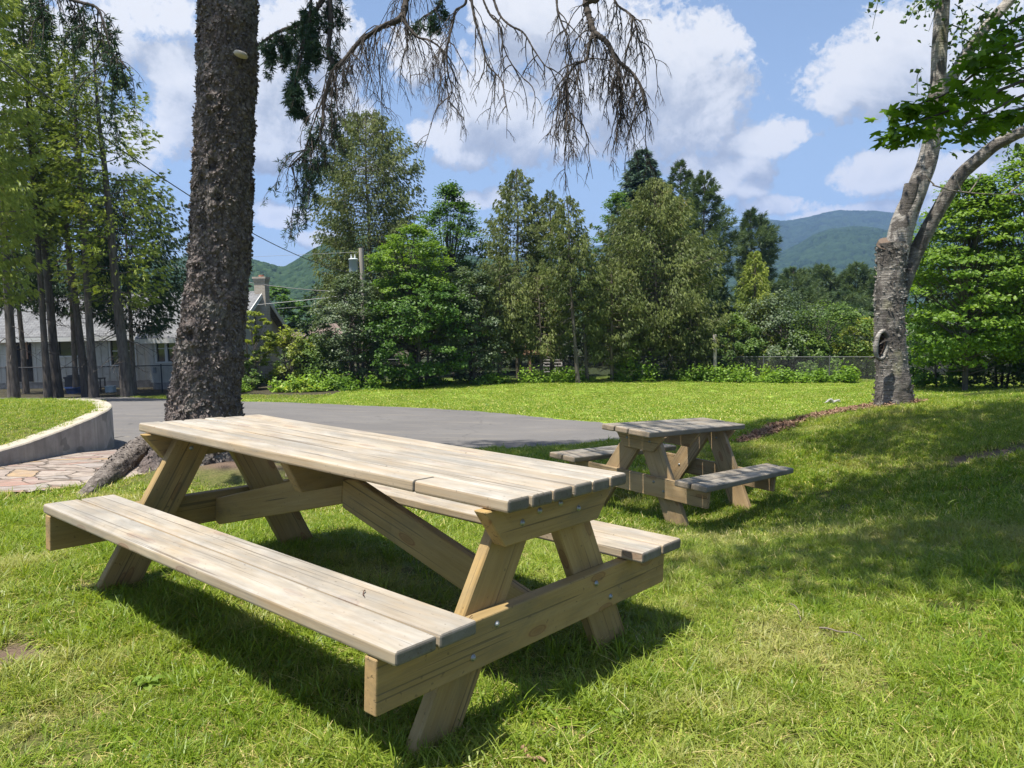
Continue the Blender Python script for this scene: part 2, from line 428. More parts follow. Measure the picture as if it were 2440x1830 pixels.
T2 = dict(L=1.88, W=.464, H=.765, th=.05, zs=.426, boards=[.20, .122, .122], gap=.009,
          a=.527, b=.251, s0=.02, s1=1.875, bu=.23, bt=.045, lt=.06, lw=.20, slope=.52, lx=.285, bext=.45, zb0=.21,
          ch=.14, ce=(-.01, .09), br0=None, br1=None, bev=.012,
          bolts=[(.42, .33), (.52, .27), (.05, .33), (-.06, .27)], cbolts=[(.12, .655), (.34, .655), (.17, .69), (.29, .69)])
_y2 = .867; _c, _s = math.cos(_y2), math.sin(_y2); _rx, _ry = -.082, .086
def _s2w(q):
    q = np.array([q[0] + _ry * q[2], q[1] + _rx * q[2], q[2] - _ry * q[0] - _rx * q[1]])
    return np.array([1.103 + q[0] * _c - q[1] * _s, 6.183 + q[0] * _s + q[1] * _c, .352 + q[2]])
_o2 = _s2w((0, .464, -.765)); _ax = _s2w((0, -1, -.765)) - _s2w((0, 0, -.765)); _ay = _s2w((1, 0, -.765)) - _s2w((0, 0, -.765))
M2 = basis(_o2, _ax, _ay)
T2['boards'] = [.122, .122, .20]
table2 = picnic_table(M2, T2, W_OLDTOP, W_OLDBEAM, 'smaller grey weathered picnic table standing beyond the large one on the lawn')
# ------------------------------------------------------------------ outlines on the ground (metres)
DRIVE_NEAR = smooth_path([(-22, 18.5, 0), (-16, 16.5, 0), (-9.5, 13.2, 0), (-6.6, 11.3, 0), (-5.3, 9.9, 0), (-4.7, 9.1, 0), (-3.7, 8.75, 0), (-2.4, 9.05, 0), (-1, 9.75, 0), (.2, 10.25, 0), (1.4, 10.9, 0), (2.4, 11.9, 0), (3.0, 13.3, 0)], 300)[:, :2]
DRIVE_FAR = smooth_path([(-30, 31.5, 0), (-21, 30.8, 0), (-15, 29.8, 0), (-9, 25.9, 0), (-5.2, 23.9, 0), (-2.9, 22.4, 0), (-1.4, 20.8, 0), (-.1, 19.3, 0), (.9, 18.0, 0), (1.65, 16.9, 0), (2.4, 15.6, 0), (2.9, 14.3, 0), (3.05, 13.4, 0)], 300)[:, :2]
_j = lambda A, sd: A + (fbm(np.c_[A * 5, 0 * A[:, :1]], 3, sd)[:, None] - .5) * np.array([.18, .3])
DRIVE_NEAR = _j(DRIVE_NEAR, 3); DRIVE_FAR = _j(DRIVE_FAR, 4)
DRIVE_POLY = np.vstack([DRIVE_NEAR, DRIVE_FAR[::-1]])
WALL = smooth_path([(-9, 4.6, .1), (-7, 5.0, .12), (-5.6, 5.5, .14), (-4.9, 6.2, .16), (-4.62, 7.0, .185), (-4.58, 7.8, .235), (-4.64, 8.6, .28), (-4.84, 9.35, .305), (-5.3, 10.05, .31), (-5.95, 10.6, .29), (-7, 11.2, .22), (-9, 12.2, .05), (-12, 13.8, -.1)], 130)
BANK_POLY = np.vstack([WALL[:, :2], [(-20, 16), (-22, 3), (-9, 3.4)]])
PATIO_POLY = np.array([(-9, 5.9), (-6, 5.75), (-4.2, 5.72), (-3.55, 5.95), (-3.2, 6.5), (-3.0, 7.4), (-2.95, 8.3), (-3.3, 8.95), (-4.3, 9.3), (-4.8, 9.0), (-4.75, 7.8), (-4.8, 6.95), (-5.0, 6.2), (-5.6, 5.95)])
MULCH_POLY = np.array([(2.75, 9.75), (3.2, 10.3), (3.75, 10.9), (4.5, 11.35), (5.0, 11.5), (5.6, 11.45), (5.8, 11.0), (5.6, 10.5), (5.0, 10.55), (4.5, 10.75), (4.0, 10.55), (3.6, 10.15), (3.0, 9.6)])
TRUNK_C = np.array([-2.79, 7.1])
LITTER = [(-2.4, 6.75, .42, .30), (-2.79, 7.1, .78, .62)]
def soil_mask(x, y):
    """bare earth: 1 where nothing grows"""
    p = np.stack([x, y, 0 * x], -1)
    n = fbm(p * 1.7, 3, 5)
    m = np.zeros_like(x)
    for cx, cy, rx, ry in [(-1.97, 2.88, .17, .12)] + LITTER + [(.12, 2.35, .09, .07), (4.6, 7.3, .4, .2)]:
        d = np.hypot((x - cx) / rx, (y - cy) / ry) + (n - .5) * 1.5
        m = np.maximum(m, np.clip((1.15 - d) / .4, 0, 1))
    return m
def gzz(x, y):
    """terrain with the small lumps of a lawn"""
    z = gz(x, y)
    p = np.stack([np.asarray(x, float), np.asarray(y, float), 0 * np.asarray(x, float)], -1)
    r = np.hypot(x, y)
    return z + (fbm(p * .8, 3, 11) - .5) * .05 * np.clip((r - 1) / 4, 0, 1) * np.clip((60 - r) / 20, 0, 1)

def axis(lo, hi, fine, far):
    a = list(np.arange(lo, hi + 1e-6, fine)); st = fine
    b = hi
    while b < far: st *= 1.22; b += st; a.append(b)
    st = fine; b = lo
    c = []
    while b > -far: st *= 1.22; b -= st; c.append(b)
    return np.array(c[::-1] + a)
gx, gy = axis(-7, 7.5, .09, 2700), axis(-1, 17, .11, 2700)
X, Y = np.meshgrid(gx, gy)
Z = gzz(X.ravel(), Y.ravel()).reshape(X.shape)
ind = in_poly(X, Y, DRIVE_POLY) | in_poly(X, Y, BANK_POLY) | in_poly(X, Y, PATIO_POLY)
Z = Z - .05 * ind
so = soil_mask(X.ravel(), Y.ravel()).reshape(X.shape)
Z -= .012 * so * (np.hypot(X - TRUNK_C[0], Y - TRUNK_C[1]) > 1.6)
# litter heaped round the foot of the old spruce
dT = np.hypot(X - TRUNK_C[0] - .35, Y - TRUNK_C[1] + .3)
Z += .13 * np.exp(-(dT / .6) ** 2) * ~ind
def grid_faces(ny, nx):
    i = np.arange(ny - 1)[:, None] * nx + np.arange(nx - 1)[None]
    return np.stack([i, i + 1, i + nx + 1, i + nx], -1).reshape(-1, 4)
GV = np.stack([X, Y, Z], -1).reshape(-1, 3)
t = NT('lawn_soil'); P0 = t.pos(); sv = t.n('ShaderNodeSeparateXYZ', {0: t.attr('bc')}).outputs
n1 = t.noise(P0, 60, 6, .7); n2 = t.noise(P0, 9, 4); n3 = t.noise(P0, .55, 3)
thatch = t.mix(t.ramp(n1, [(.35, 0.), (.65, 1.)]), (.05, .062, .018), (.15, .15, .05))
thatch = t.mix(t.math('MULTIPLY', t.ramp(n2, [(.5, 0.), (.7, 1.)]), .5), thatch, (.17, .14, .065))
farc = t.mix(t.ramp(n3, [(.35, 0.), (.65, 1.)]), (.16, .25, .03), (.23, .32, .042))
farc = t.mix(t.math('MULTIPLY', t.ramp(t.noise(P0, 5, 4), [(.4, 0.), (.7, 1.)]), .5), farc, (.22, .26, .07))
dist = t.n('ShaderNodeSeparateXYZ', {0: P0}).outputs[1]
g = t.mix(t.ramp(t.math('MULTIPLY', dist, .05), [(.35, 0.), (.8, 1.)]), thatch, farc)
g = t.mix(t.ramp(t.math('MULTIPLY', dist, .01), [(.38, 0.), (.44, 1.)]), g, t.mix(n2, (.02, .03, .012), (.05, .06, .03)))  # ground beyond the fence painted darker for the shade under the trees
soil = t.mix(t.noise(P0, 110, 4, .7), (.055, .04, .03), (.24, .17, .125))
g = t.mix(sv[0], g, soil)
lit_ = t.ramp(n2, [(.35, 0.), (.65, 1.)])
g = t.mix(t.math('MULTIPLY', t.ramp(t.math('ADD', t.math('MULTIPLY', dist, .02), t.math('MULTIPLY', n3, .02)), [(.585, 0.), (.6, 1.)]), t.math('LESS_THAN', t.n('ShaderNodeSeparateXYZ', {0: P0}).outputs[0], -7.5)), g, t.mix(lit_, (.03, .026, .018), (.085, .075, .045)))  # needle-litter soil under the left cedars, darkened to stand for their shade too
GM = t.pbr(g, .95, t.bump(n1, .8, .02), spec=.1)
VA = np.zeros_like(GV); VA[:, 0] = so.ravel()
MB().add(GV, grid_faces(*X.shape), VA).build('ground', GM, smooth=True, kind='structure')

# ------------------------------------------------------------------ driveway
nt_ = 40
tt = np.linspace(0, 1, nt_)[:, None, None]
D = DRIVE_NEAR[None] * (1 - tt) + DRIVE_FAR[None] * tt
DZ = gzz(D[..., 0].ravel(), D[..., 1].ravel()).reshape(D.shape[:2])
DV = np.concatenate([D, (DZ + .004)[..., None]], -1).reshape(-1, 3)
t = NT('asphalt'); P0 = t.pos()
a1 = t.noise(P0, 260, 3, .8); a2 = t.noise(P0, .5, 5, .6); a3 = t.noise(t.vmul(P0, (.5, 2.4, 1)), 1.2, 4)
c = t.mix(a1, (.068, .064, .061), (.175, .165, .155))
c = t.mix(t.math('MULTIPLY', t.ramp(a2, [(.38, 0.), (.66, 1.)]), .55), c, (.165, .155, .143))
c = t.mix(t.math('MULTIPLY', t.ramp(a3, [(.55, 0.), (.75, 1.)]), .5), c, (.24, .21, .17))
sc = t.ramp(t.noise(P0, 1.6, 5, .7), [(.66, 0.), (.74, 1.)])
c = t.mix(t.math('MULTIPLY', sc, .5), c, (.30, .245, .17))
wv = t.n('ShaderNodeVectorMath', {0: P0, 1: t.vmul(t.n('ShaderNodeTexNoise', {'Vector': P0, 'Scale': 1.3, 'Detail': 4}).outputs['Color'], (.9, .9, 0))}, operation='ADD').outputs[0]
ck = t.n('ShaderNodeTexVoronoi', {'Vector': t.vmul(wv, (.22, .16, 0)), 'Scale': 1.0}, feature='DISTANCE_TO_EDGE').outputs['Distance']
c = t.mix(t.ramp(ck, [(.0015, .35), (.004, 0.)]), c, (.03, .03, .03))
c = t.mix(t.ramp(t.noise(P0, 3.2, 3, .6, 1.), [(.64, 0.), (.70, .55)]), c, (.045, .045, .047))
c = t.mix(t.ramp(t.noise(P0, 38, 2, .5), [(.70, 0.), (.74, .8)]), c, (.26, .20, .12))
MB().add(DV, grid_faces(nt_, len(DRIVE_NEAR))[:, ::-1].copy()).build('driveway', t.pbr(c, .9, t.bump(a1, .5, .006), spec=.2), smooth=True, kind='structure')

# ------------------------------------------------------------------ flagstone path
pg = np.arange(-9, -2.4, .06); qg = np.arange(5.3, 9.6, .06)
PX, PY = np.meshgrid(pg, qg); PZ = gzz(PX.ravel(), PY.ravel()).reshape(PX.shape) + .012
ins = in_poly(PX, PY, PATIO_POLY)
F = grid_faces(*PX.shape); keep = ins.ravel()[F].all(1)
t = NT('flagstone'); P0 = t.n('ShaderNodeVectorMath', {0: t.pos(), 1: t.vmul(t.n('ShaderNodeTexNoise', {'Vector': t.pos(), 'Scale': 2.5, 'Detail': 3}).outputs['Color'], (.35, .35, 0))}, operation='ADD').outputs[0]
P1 = t.vmul(P0, (3.0, 5.6, 0))
ve = t.n('ShaderNodeTexVoronoi', {'Vector': P1, 'Scale': 1.0}, feature='DISTANCE_TO_EDGE').outputs['Distance']
vc = t.n('ShaderNodeSeparateColor', {0: t.n('ShaderNodeTexVoronoi', {'Vector': P1, 'Scale': 1.0}).outputs['Color']}).outputs
stone = t.ramp(vc[0], [(.0, (.28, .235, .20)), (.3, (.30, .185, .145)), (.45, (.33, .28, .235)), (.66, (.34, .24, .135)), (.78, (.25, .17, .145)), (.88, (.29, .26, .235))], 'CONSTANT')
sn = t.noise(t.pos(), 11, 6, .7)
stone = t.mix(t.ramp(sn, [(.35, .65), (.6, 0.)]), stone, (.22, .17, .14))
stone = t.mix(t.ramp(t.noise(t.pos(), 5, 4), [(.5, 0.), (.7, .5)]), stone, (.38, .325, .27))
jt = t.ramp(ve, [(.015, 1.), (.035, 0.)])
c = t.mix(t.math('MULTIPLY', jt, .85), stone, (.10, .08, .06))
c = t.mix(t.ramp(t.noise(t.vmul(t.pos(), (1, 2.5, 1)), 3.2, 6, .75, .8), [(.5, 0.), (.62, .6)]), c, (.15, .125, .10))
hh = t.math('ADD', t.math('MULTIPLY', t.math('SUBTRACT', 1.0, jt), .8), t.math('MULTIPLY', sn, .35))
FLAG = t.pbr(c, .85, t.bump(hh, .8, .03), spec=.2)
MB().add(np.stack([PX, PY, PZ], -1).reshape(-1, 3), F[keep]).build('path', FLAG, smooth=True, kind='structure')
# one lone stone in the grass behind the big table
pc = atg(588, 1224); poly = [(pc[0] + .26 * math.cos(a) * (1 + .2 * math.sin(3 * a)), pc[1] + .17 * math.sin(a), 0) for a in np.linspace(0, 6.28, 11)[:-1]]
pv = np.array(poly); pv[:, 2] = gzz(pv[:, 0], pv[:, 1]) + .03; bv = pv.copy(); bv[:, 2] -= .08
n_ = len(pv)
mb = MB().add(np.vstack([pv, bv]), [list(range(n_))] + [[i + n_, (i + 1) % n_ + n_, (i + 1) % n_, i] for i in range(n_)])
mb.build('paving_stone', simple('red_stone', (.40, .24, .19), .85, .3, 6, .4), label='lone reddish flat paving stone set in the grass under the large picnic table', cat='paving stone')

# ------------------------------------------------------------------ retaining wall and the lawn it holds up
t = NT('old_concrete'); P0 = t.pos()
n1 = t.noise(P0, 3.5, 6, .65); n2 = t.noise(t.vmul(P0, (7, 7, .5)), 1.0, 5, .6); n3 = t.noise(P0, 70, 3, .7)
c = t.mix(t.ramp(n1, [(.32, 0.), (.62, 1.)]), (.24, .225, .205), (.39, .365, .335))
c = t.mix(t.ramp(n2, [(.5, 0.), (.68, .6)]), c, (.17, .16, .145))
c = t.mix(t.ramp(t.noise(P0, 2.2, 2, .4, .8), [(.60, 0.), (.615, .65)]), c, (.15, .145, .135))
upz = t.n('ShaderNodeSeparateXYZ', {0: t.n('ShaderNodeNewGeometry').outputs['Normal']}).outputs[2]
c = t.mix(t.math('MULTIPLY', t.math('GREATER_THAN', upz, .7), t.ramp(n1, [(.3, .5), (.6, 1.)])), c, (.40, .35, .275))
CONC = t.pbr(c, .9, t.bump(t.math('ADD', n1, n3), .5, .012), spec=.2)
wp = WALL[:, :2]; tg = np.gradient(wp, axis=0); tg /= np.linalg.norm(tg, axis=1)[:, None]
nrm = np.stack([tg[:, 1], -tg[:, 0]], 1)                     # outward (to the drive)
zt = WALL[:, 2] + (fbm(np.c_[wp * 4, 0 * wp[:, :1]], 3, 3) - .5) * .02
zb = gz(wp[:, 0], wp[:, 1]) - .15
rings = []
for off, zz in ((0, zb), (0, (zb * .5 + zt * .5)), (0, zt - .012), (-.012, zt), (-.09, zt + .003), (-.17, zt), (-.185, zt - .015), (-.185, zb)):
    rings.append(np.c_[wp + nrm * off, zz])
RV = np.stack(rings, 0)
MB().add(RV.reshape(-1, 3), grid_faces(*RV.shape[:2])[:, ::-1].copy()).build('retaining_wall', CONC, label='low curved concrete retaining wall round the raised lawn beside the driveway', cat='wall')
bx, by = np.arange(-22, -4, .09), np.arange(3, 16, .09)
BX, BY = np.meshgrid(bx, by)
inner = np.vstack([wp + nrm * -.1, [(-20, 16), (-22, 3), (-9, 3.4)]])
q = np.stack([BX.ravel(), BY.ravel()], 1)
dd = np.full(len(q), 9e9); zz = np.zeros(len(q))
for k in range(0, len(wp)):
    d = ((q - wp[k]) ** 2).sum(1); m = d < dd; dd[m] = d[m]; zz[m] = zt[k]
dd = np.sqrt(dd)
BZf = zz - .02 + .07 * np.clip(dd / 1.2, 0, 1) + (fbm(np.c_[q * .9, 0 * q[:, :1]], 3, 9) - .5) * .04
tgt = .34 - .012 * (q[:, 0] + 5); wgt = np.clip((dd - .3) / 1.6, 0, 1); BZf = BZf * (1 - wgt) + tgt * wgt
BF = grid_faces(*BX.shape); bin_ = in_poly(BX, BY, inner).ravel()
BANKV = np.c_[q, BZf]
MB().add(BANKV, BF[bin_[BF].all(1)]).build('lawn_terrace', GM, smooth=True, kind='structure')

# ------------------------------------------------------------------ grass: tufts set on points
def make_tuft(name, n, rad, h, w, lean, straw, mat, segs=3):
    mb = MB(); r = np.random.default_rng(abs(hash(name)) % 1000 if False else sum(map(ord, name)))
    a = r.uniform(0, 6.283, n); rr = rad * np.sqrt(r.uniform(0, 1, n)); ba = r.uniform(0, 6.283, n)
    hh = h * r.uniform(.45, 1.15, n); ww = w * r.uniform(.7, 1.3, n); ln = lean * r.uniform(.2, 1.5, n)
    fa = np.where(r.uniform(0, 1, n) < straw, r.uniform(.8, 1., n), r.uniform(0, .72, n))
    fl = fa > .8; ln[fl] *= 1.6; hh[fl] *= .75
    ts = np.linspace(0, 1, segs + 1)
    V = []; 
    for k in range(n):
        d = np.array([math.cos(ba[k]), math.sin(ba[k])]); s = np.array([-d[1], d[0]])
        tw = r.uniform(-.7, .7); s = s * math.cos(tw) + d * math.sin(tw)
        b = np.array([rr[k] * math.cos(a[k]), rr[k] * math.sin(a[k])])
        vs = []
        for q_ in ts[:-1]:
            out = ln[k] * hh[k] * q_ ** 1.8; up = hh[k] * (q_ - .28 * ln[k] * q_ ** 2)
            wd_ = ww[k] * .5 * (1 - .75 * q_ ** 2)
            vs += [(*(b + d * out - s * wd_), up), (*(b + d * out + s * wd_), up)]
        vs.append((*(b + d * ln[k] * hh[k]), hh[k] * (1 - .28 * ln[k])))
        f4 = np.array([[2 * i, 2 * i + 1, 2 * i + 3, 2 * i + 2] for i in range(segs - 1)])
        mb.add(vs, f4, fa=fa[k]) if len(f4) else None
        base = mb.n - len(vs)
        mb.f.append(np.array([[2 * segs - 2 + base, 2 * segs - 1 + base, 2 * segs + base]])); mb.fa.append(np.array([fa[k]]))
    me = mb.mesh(name); me.materials.append(mat)
    return bpy.data.objects.new(name, me)
def grass_mat(name, shift=0.):
    t = NT(name); fa = t.attr('fa', 'Fac'); ti = t.attr('tint', 'Fac', 'INSTANCER')
    g_ = t.ramp(fa, [(0., (0.136, 0.198, 0.024)), (.4, (0.264, 0.329, 0.044)), (.70, (0.373, 0.413, 0.082)), (.78, (0.605, 0.502, 0.207)), (1., (0.800, 0.681, 0.371))])
    lush = t.ramp(fa, [(0., (0.096, 0.179, 0.013)), (.5, (0.205, 0.303, 0.023)), (.76, (0.308, 0.396, 0.045)), (.82, (0.547, 0.494, 0.140)), (1., (0.711, 0.581, 0.238))])
    c = t.mix(ti, lush, g_)
    c = t.mix(t.math('MULTIPLY', t.math('SUBTRACT', ti, .7, clamp=True), 1.4), c, (.46, .40, .19))
    p = t.n('ShaderNodeBsdfPrincipled', {'Base Color': c, 'Roughness': .42, 'Specular IOR Level': .35})
    tr = t.n('ShaderNodeBsdfTranslucent', {'Color': t.mix(1.0, c, (1.25, 1.25, .5), 'MULTIPLY')})
    return t.out(t.n('ShaderNodeMixShader', {0: .45, 1: p.outputs[0], 2: tr.outputs[0]}).outputs[0])
GRASS = grass_mat('grass_blades')
def tuft_coll(name, specs):
    c = bpy.data.collections.new(name)
    for k, s in enumerate(specs): c.objects.link(make_tuft(name + '_%d' % k, *s, GRASS))
    return c
NEARC = tuft_coll('tuft_near', [(38, .055, .058, .0034, 1.2, .20), (32, .05, .075, .0034, 1.0, .12), (34, .06, .045, .0036, 1.7, .42), (24, .05, .092, .0046, 1.1, .08), (44, .065, .036, .0030, 2.0, .68), (34, .055, .062, .0030, 1.4, .28), (16, .06, .032, .013, 2.2, .05), (12, .05, .045, .011, 1.8, .02)])
MIDC = tuft_coll('tuft_mid', [(40, .09, .055, .006, .9, .12), (36, .09, .07, .006, .8, .06), (40, .10, .042, .006, 1.2, .3), (36, .09, .06, .0065, 1.0, .18)])
FARC = tuft_coll('tuft_far', [(46, .22, .050, .014, .9, .10), (46, .24, .042, .016, 1.1, .16), (40, .2, .060, .013, .8, .06)])
def scatter(name, pts, tint, scl, coll, ncoll, **k):
    n = len(pts); me = bpy.data.meshes.new(name); me.vertices.add(n); me.vertices.foreach_set('co', pts.astype(np.float32).ravel())
    rot = np.c_[rng.normal(0, .14, n), rng.normal(0, .14, n), rng.uniform(0, 6.283, n)].astype(np.float32)
    me.attributes.new('rot', 'FLOAT_VECTOR', 'POINT').data.foreach_set('vector', rot.ravel())
    me.attributes.new('scl', 'FLOAT', 'POINT').data.foreach_set('value', scl.astype(np.float32))
    me.attributes.new('tint', 'FLOAT', 'POINT').data.foreach_set('value', tint.astype(np.float32))
    me.attributes.new('idx', 'INT', 'POINT').data.foreach_set('value', ncoll.astype(np.int32))
    o = link(name, me, None, None, **k)
    ng = bpy.data.node_groups.new(name + '_nodes', 'GeometryNodeTree')
    ng.interface.new_socket('Geometry', in_out='INPUT', socket_type='NodeSocketGeometry'); ng.interface.new_socket('Geometry', in_out='OUTPUT', socket_type='NodeSocketGeometry')
    N = ng.nodes.new; L = ng.links.new
    gi, go = N('NodeGroupInput'), N('NodeGroupOutput'); ip = N('GeometryNodeInstanceOnPoints'); ci = N('GeometryNodeCollectionInfo')
    ci.inputs['Collection'].default_value = coll; ci.inputs['Separate Children'].default_value = True; ci.inputs['Reset Children'].default_value = True
    def na(nm, typ):
        a = N('GeometryNodeInputNamedAttribute'); a.data_type = typ; a.inputs[0].default_value = nm; return a.outputs[0]
    L(gi.outputs[0], ip.inputs['Points']); L(ci.outputs[0], ip.inputs['Instance']); ip.inputs['Pick Instance'].default_value = True
    L(na('idx', 'INT'), ip.inputs['Instance Index']); L(na('rot', 'FLOAT_VECTOR'), ip.inputs['Rotation']); L(na('scl', 'FLOAT'), ip.inputs['Scale'])
    L(ip.outputs[0], go.inputs[0])
    md = o.modifiers.new('scatter', 'NODES'); md.node_group = ng
    return o
def wedge(n, y0, y1, margin=170):
    """even random points in the strip of ground between two distances ahead"""
    kx = (1220 + margin) / FPX
    w = kx * y1 + 1.6; y = rng.uniform(y0, y1, n); x = rng.uniform(-w, w, n); k = np.abs(x) < kx * y + 1.6
    return x[k], y[k]
def blocked(x, y):
    b = in_poly(x, y, DRIVE_POLY) | in_poly(x, y, BANK_POLY) | in_poly(x, y, MULCH_POLY)
    jag = (fbm(np.stack([x * 6, y * 6, 0 * x], -1), 2, 2) - .5) * .16
    b |= in_poly(x + jag, y + jag, PATIO_POLY)
    b |= (x > -5.2) & (x < -3.15) & (y > 7.4) & (y < 9.5)
    b |= (x < -7.5) & (y > 29.3 + .25 * (x + 18) * (x > -18))
    b |= np.hypot(x - TRUNK_C[0], y - TRUNK_C[1]) < .5
    return b
def tintf(x, y):
    p = np.stack([x, y, 0 * x], -1)
    t_ = .62 * fbm(p * 1.1, 3, 21) + .38 * fbm(p * 6., 2, 25)
    t_ = (t_ - .5) * 2.3 + .56
    return np.clip(t_ + rng.normal(0, .1, len(x)), 0, 1)
def lawn(name, n, y0, y1, coll, nk, s0, s1, **k):
    x, y = wedge(n, y0, y1); n = len(x)
    pr = rng.uniform(0, 1, n); sm = soil_mask(x, y)
    p = np.stack([x, y, 0 * x], -1); den = fbm(p * 3.5, 2, 31)
    ok = ~blocked(x, y) & (pr > sm * .95) & (rng.uniform(0, 1, n) < .5 + 1.2 * (den - .3))
    x, y = x[ok], y[ok]
    tint = tintf(x, y); hgt = fbm(np.stack([x * 2.2, y * 2.2, 0 * x], -1), 2, 41)
    scl = rng.uniform(s0, s1, len(x)) * (.62 + .75 * hgt)
    idx = rng.integers(0, nk, len(x))
    return x, y, tint, scl, idx
def join_lawn(name, sets, coll, **k):
    x, y, ti, sc, ix = [np.concatenate(q) for q in zip(*sets)]
    return scatter(name, np.c_[x, y, gzz(x, y) - .004], ti, sc, coll, ix, **k)
DENS = 1.0
join_lawn('grass', [lawn('n', int(69000 * DENS), .9, 5.2, None, 8, .6, 1.1)], NEARC, kind='stuff')
join_lawn('grass', [lawn('m', int(79000 * DENS), 5.0, 13.5, None, 4, .75, 1.25)], MIDC, kind='stuff')
xf, yf, tf, sf, kf = lawn('f', int(82000 * DENS), 13, 40, None, 3, .7, 1.2)
scatter('grass', np.c_[xf, yf, gzz(xf, yf) - .004], tf * .75, sf, FARC, kf, kind='stuff')
# raised lawn: closely mown
sel = rng.uniform(0, 1, len(BANKV)) < 1.1
bb = BANKV[bin_ & sel]; bb = bb[(bb[:, 0] > -.78 * bb[:, 1]) & (bb[:, 1] > 5)]
bb = np.repeat(bb, 2, 0); bb[:, :2] += rng.uniform(-.05, .05, (len(bb), 2))
scatter('grass', bb, np.clip(tintf(bb[:, 0], bb[:, 1]) * .6 - .05, 0, 1), rng.uniform(.45, .75, len(bb)), MIDC, rng.integers(0, 4, len(bb)), kind='stuff')
# ------------------------------------------------------------------ foliage builders
def unit(v): return v / (np.linalg.norm(v, axis=-1, keepdims=True) + 1e-9)
def rand_dirs(r, n): return unit(r.normal(size=(n, 3)))
def rhombs(mb, C, A, S, L, Wd, fa):
    """one pointed leaf per row: from C along A (length L), half-width Wd along S, slightly folded"""
    L = np.asarray(L)[:, None]; Wd = np.asarray(Wd)[:, None]
    nrm = np.cross(A, S)
    v = np.stack([C, C + A * L * .42 + S * Wd - nrm * L * .06, C + A * L, C + A * L * .42 - S * Wd - nrm * L * .06], 1).reshape(-1, 3)
    mb.add(v, np.arange(len(v)).reshape(-1, 4), fa=fa)
def fans(mb, C, D, N, size, k, spread, wfrac, fa, r):
    """flat fans of k narrow blades (cedar sprays)"""
    S = unit(np.cross(N, D)); N2 = unit(np.cross(D, S))
    for j in range(k):
        a = (j / (k - 1) - .5) * spread + r.normal(0, .12, len(C))
        A = D * np.cos(a)[:, None] + S * np.sin(a)[:, None] + N2 * r.normal(0, .12, (len(C), 1))
        A = unit(A); l = size * (1 - .45 * np.abs(j / (k - 1) - .5) * 2) * r.uniform(.75, 1.2, len(C))
        rhombs(mb, C, A, unit(np.cross(N2, A)), l, l * wfrac, np.clip(fa + r.normal(0, .07, len(C)), 0, 1))
def tufts(mb, C, D, size, k, wid, fa, r, open_=.8):
    """brushes of k needles round a direction"""
    for j in range(k):
        A = unit(D + open_ * rand_dirs(r, len(C))); S = unit(np.cross(A, rand_dirs(r, len(C))))
        rhombs(mb, C, A, S, size * r.uniform(.7, 1.15, len(C)), np.broadcast_to(wid, (len(C),)), np.clip(fa + r.normal(0, .07, len(C)), 0, 1))
def leaves(mb, C, N, size, fa, r, wfrac=.36):
    T = unit(np.cross(N, rand_dirs(r, len(C))))
    l = size * r.uniform(.65, 1.25, len(C))
    rhombs(mb, C - T * l[:, None] * .5, T, unit(np.cross(N, T)), l, l * wfrac, fa)

def bark_mat(name, a, b, scale=1.0, bump=.6, stretch=(9, 9, 1.6)):
    t = NT(name); P0 = t.vmul(t.pos(), tuple(k * scale for k in stretch))
    n = t.noise(P0, 1.6, 5, .65, .4); m = t.noise(t.pos(), 1.4, 3)
    c = t.mix(t.ramp(n, [(.34, 0.), (.66, 1.)]), a, b); c = t.mix(t.math('MULTIPLY', m, .35), c, tuple(.55 * k for k in a))
    return t.pbr(c, .9, t.bump(n, bump, .03), spec=.15)
BARK_CEDAR = bark_mat('cedar_bark', (.105, .082, .062), (.25, .21, .17))
BARK_GREY = bark_mat('grey_bark', (.065, .056, .047), (.165, .145, .125))
TWIG = simple('bare_twigs', (.20, .17, .135), .9, .3, 4)
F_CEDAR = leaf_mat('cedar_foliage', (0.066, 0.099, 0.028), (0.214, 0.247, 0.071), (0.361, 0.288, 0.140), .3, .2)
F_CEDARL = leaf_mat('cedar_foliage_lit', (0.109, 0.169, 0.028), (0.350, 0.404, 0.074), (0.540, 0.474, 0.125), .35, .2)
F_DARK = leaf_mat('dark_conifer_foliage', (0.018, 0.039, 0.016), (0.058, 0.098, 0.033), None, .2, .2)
F_PINE = leaf_mat('pine_needles', (0.041, 0.078, 0.036), (0.129, 0.178, 0.070), None, .25, .2)
F_SPRUCE = leaf_mat('spruce_needles', (0.022, 0.053, 0.037), (0.070, 0.121, 0.070), None, .15, .25)
F_MAPLE = leaf_mat('maple_leaves', (0.041, 0.100, 0.016), (0.112, 0.204, 0.030), (0.178, 0.269, 0.041), .38, .3)
F_BRIGHT = leaf_mat('bright_leaves', (0.072, 0.150, 0.018), (0.202, 0.307, 0.038), (0.309, 0.359, 0.064), .45, .3)
F_GREY = leaf_mat('grey_green_leaves', (0.048, 0.084, 0.035), (0.147, 0.190, 0.092), (0.255, 0.271, 0.162), .3, .35)
F_BUSH = leaf_mat('bush_leaves', (0.061, 0.117, 0.025), (0.166, 0.246, 0.054), (0.281, 0.320, 0.085), .4, .3)
F_YELLOW = leaf_mat('yellowish_leaves', (0.134, 0.191, 0.027), (0.299, 0.338, 0.061), (0.421, 0.370, 0.095), .45, .3)

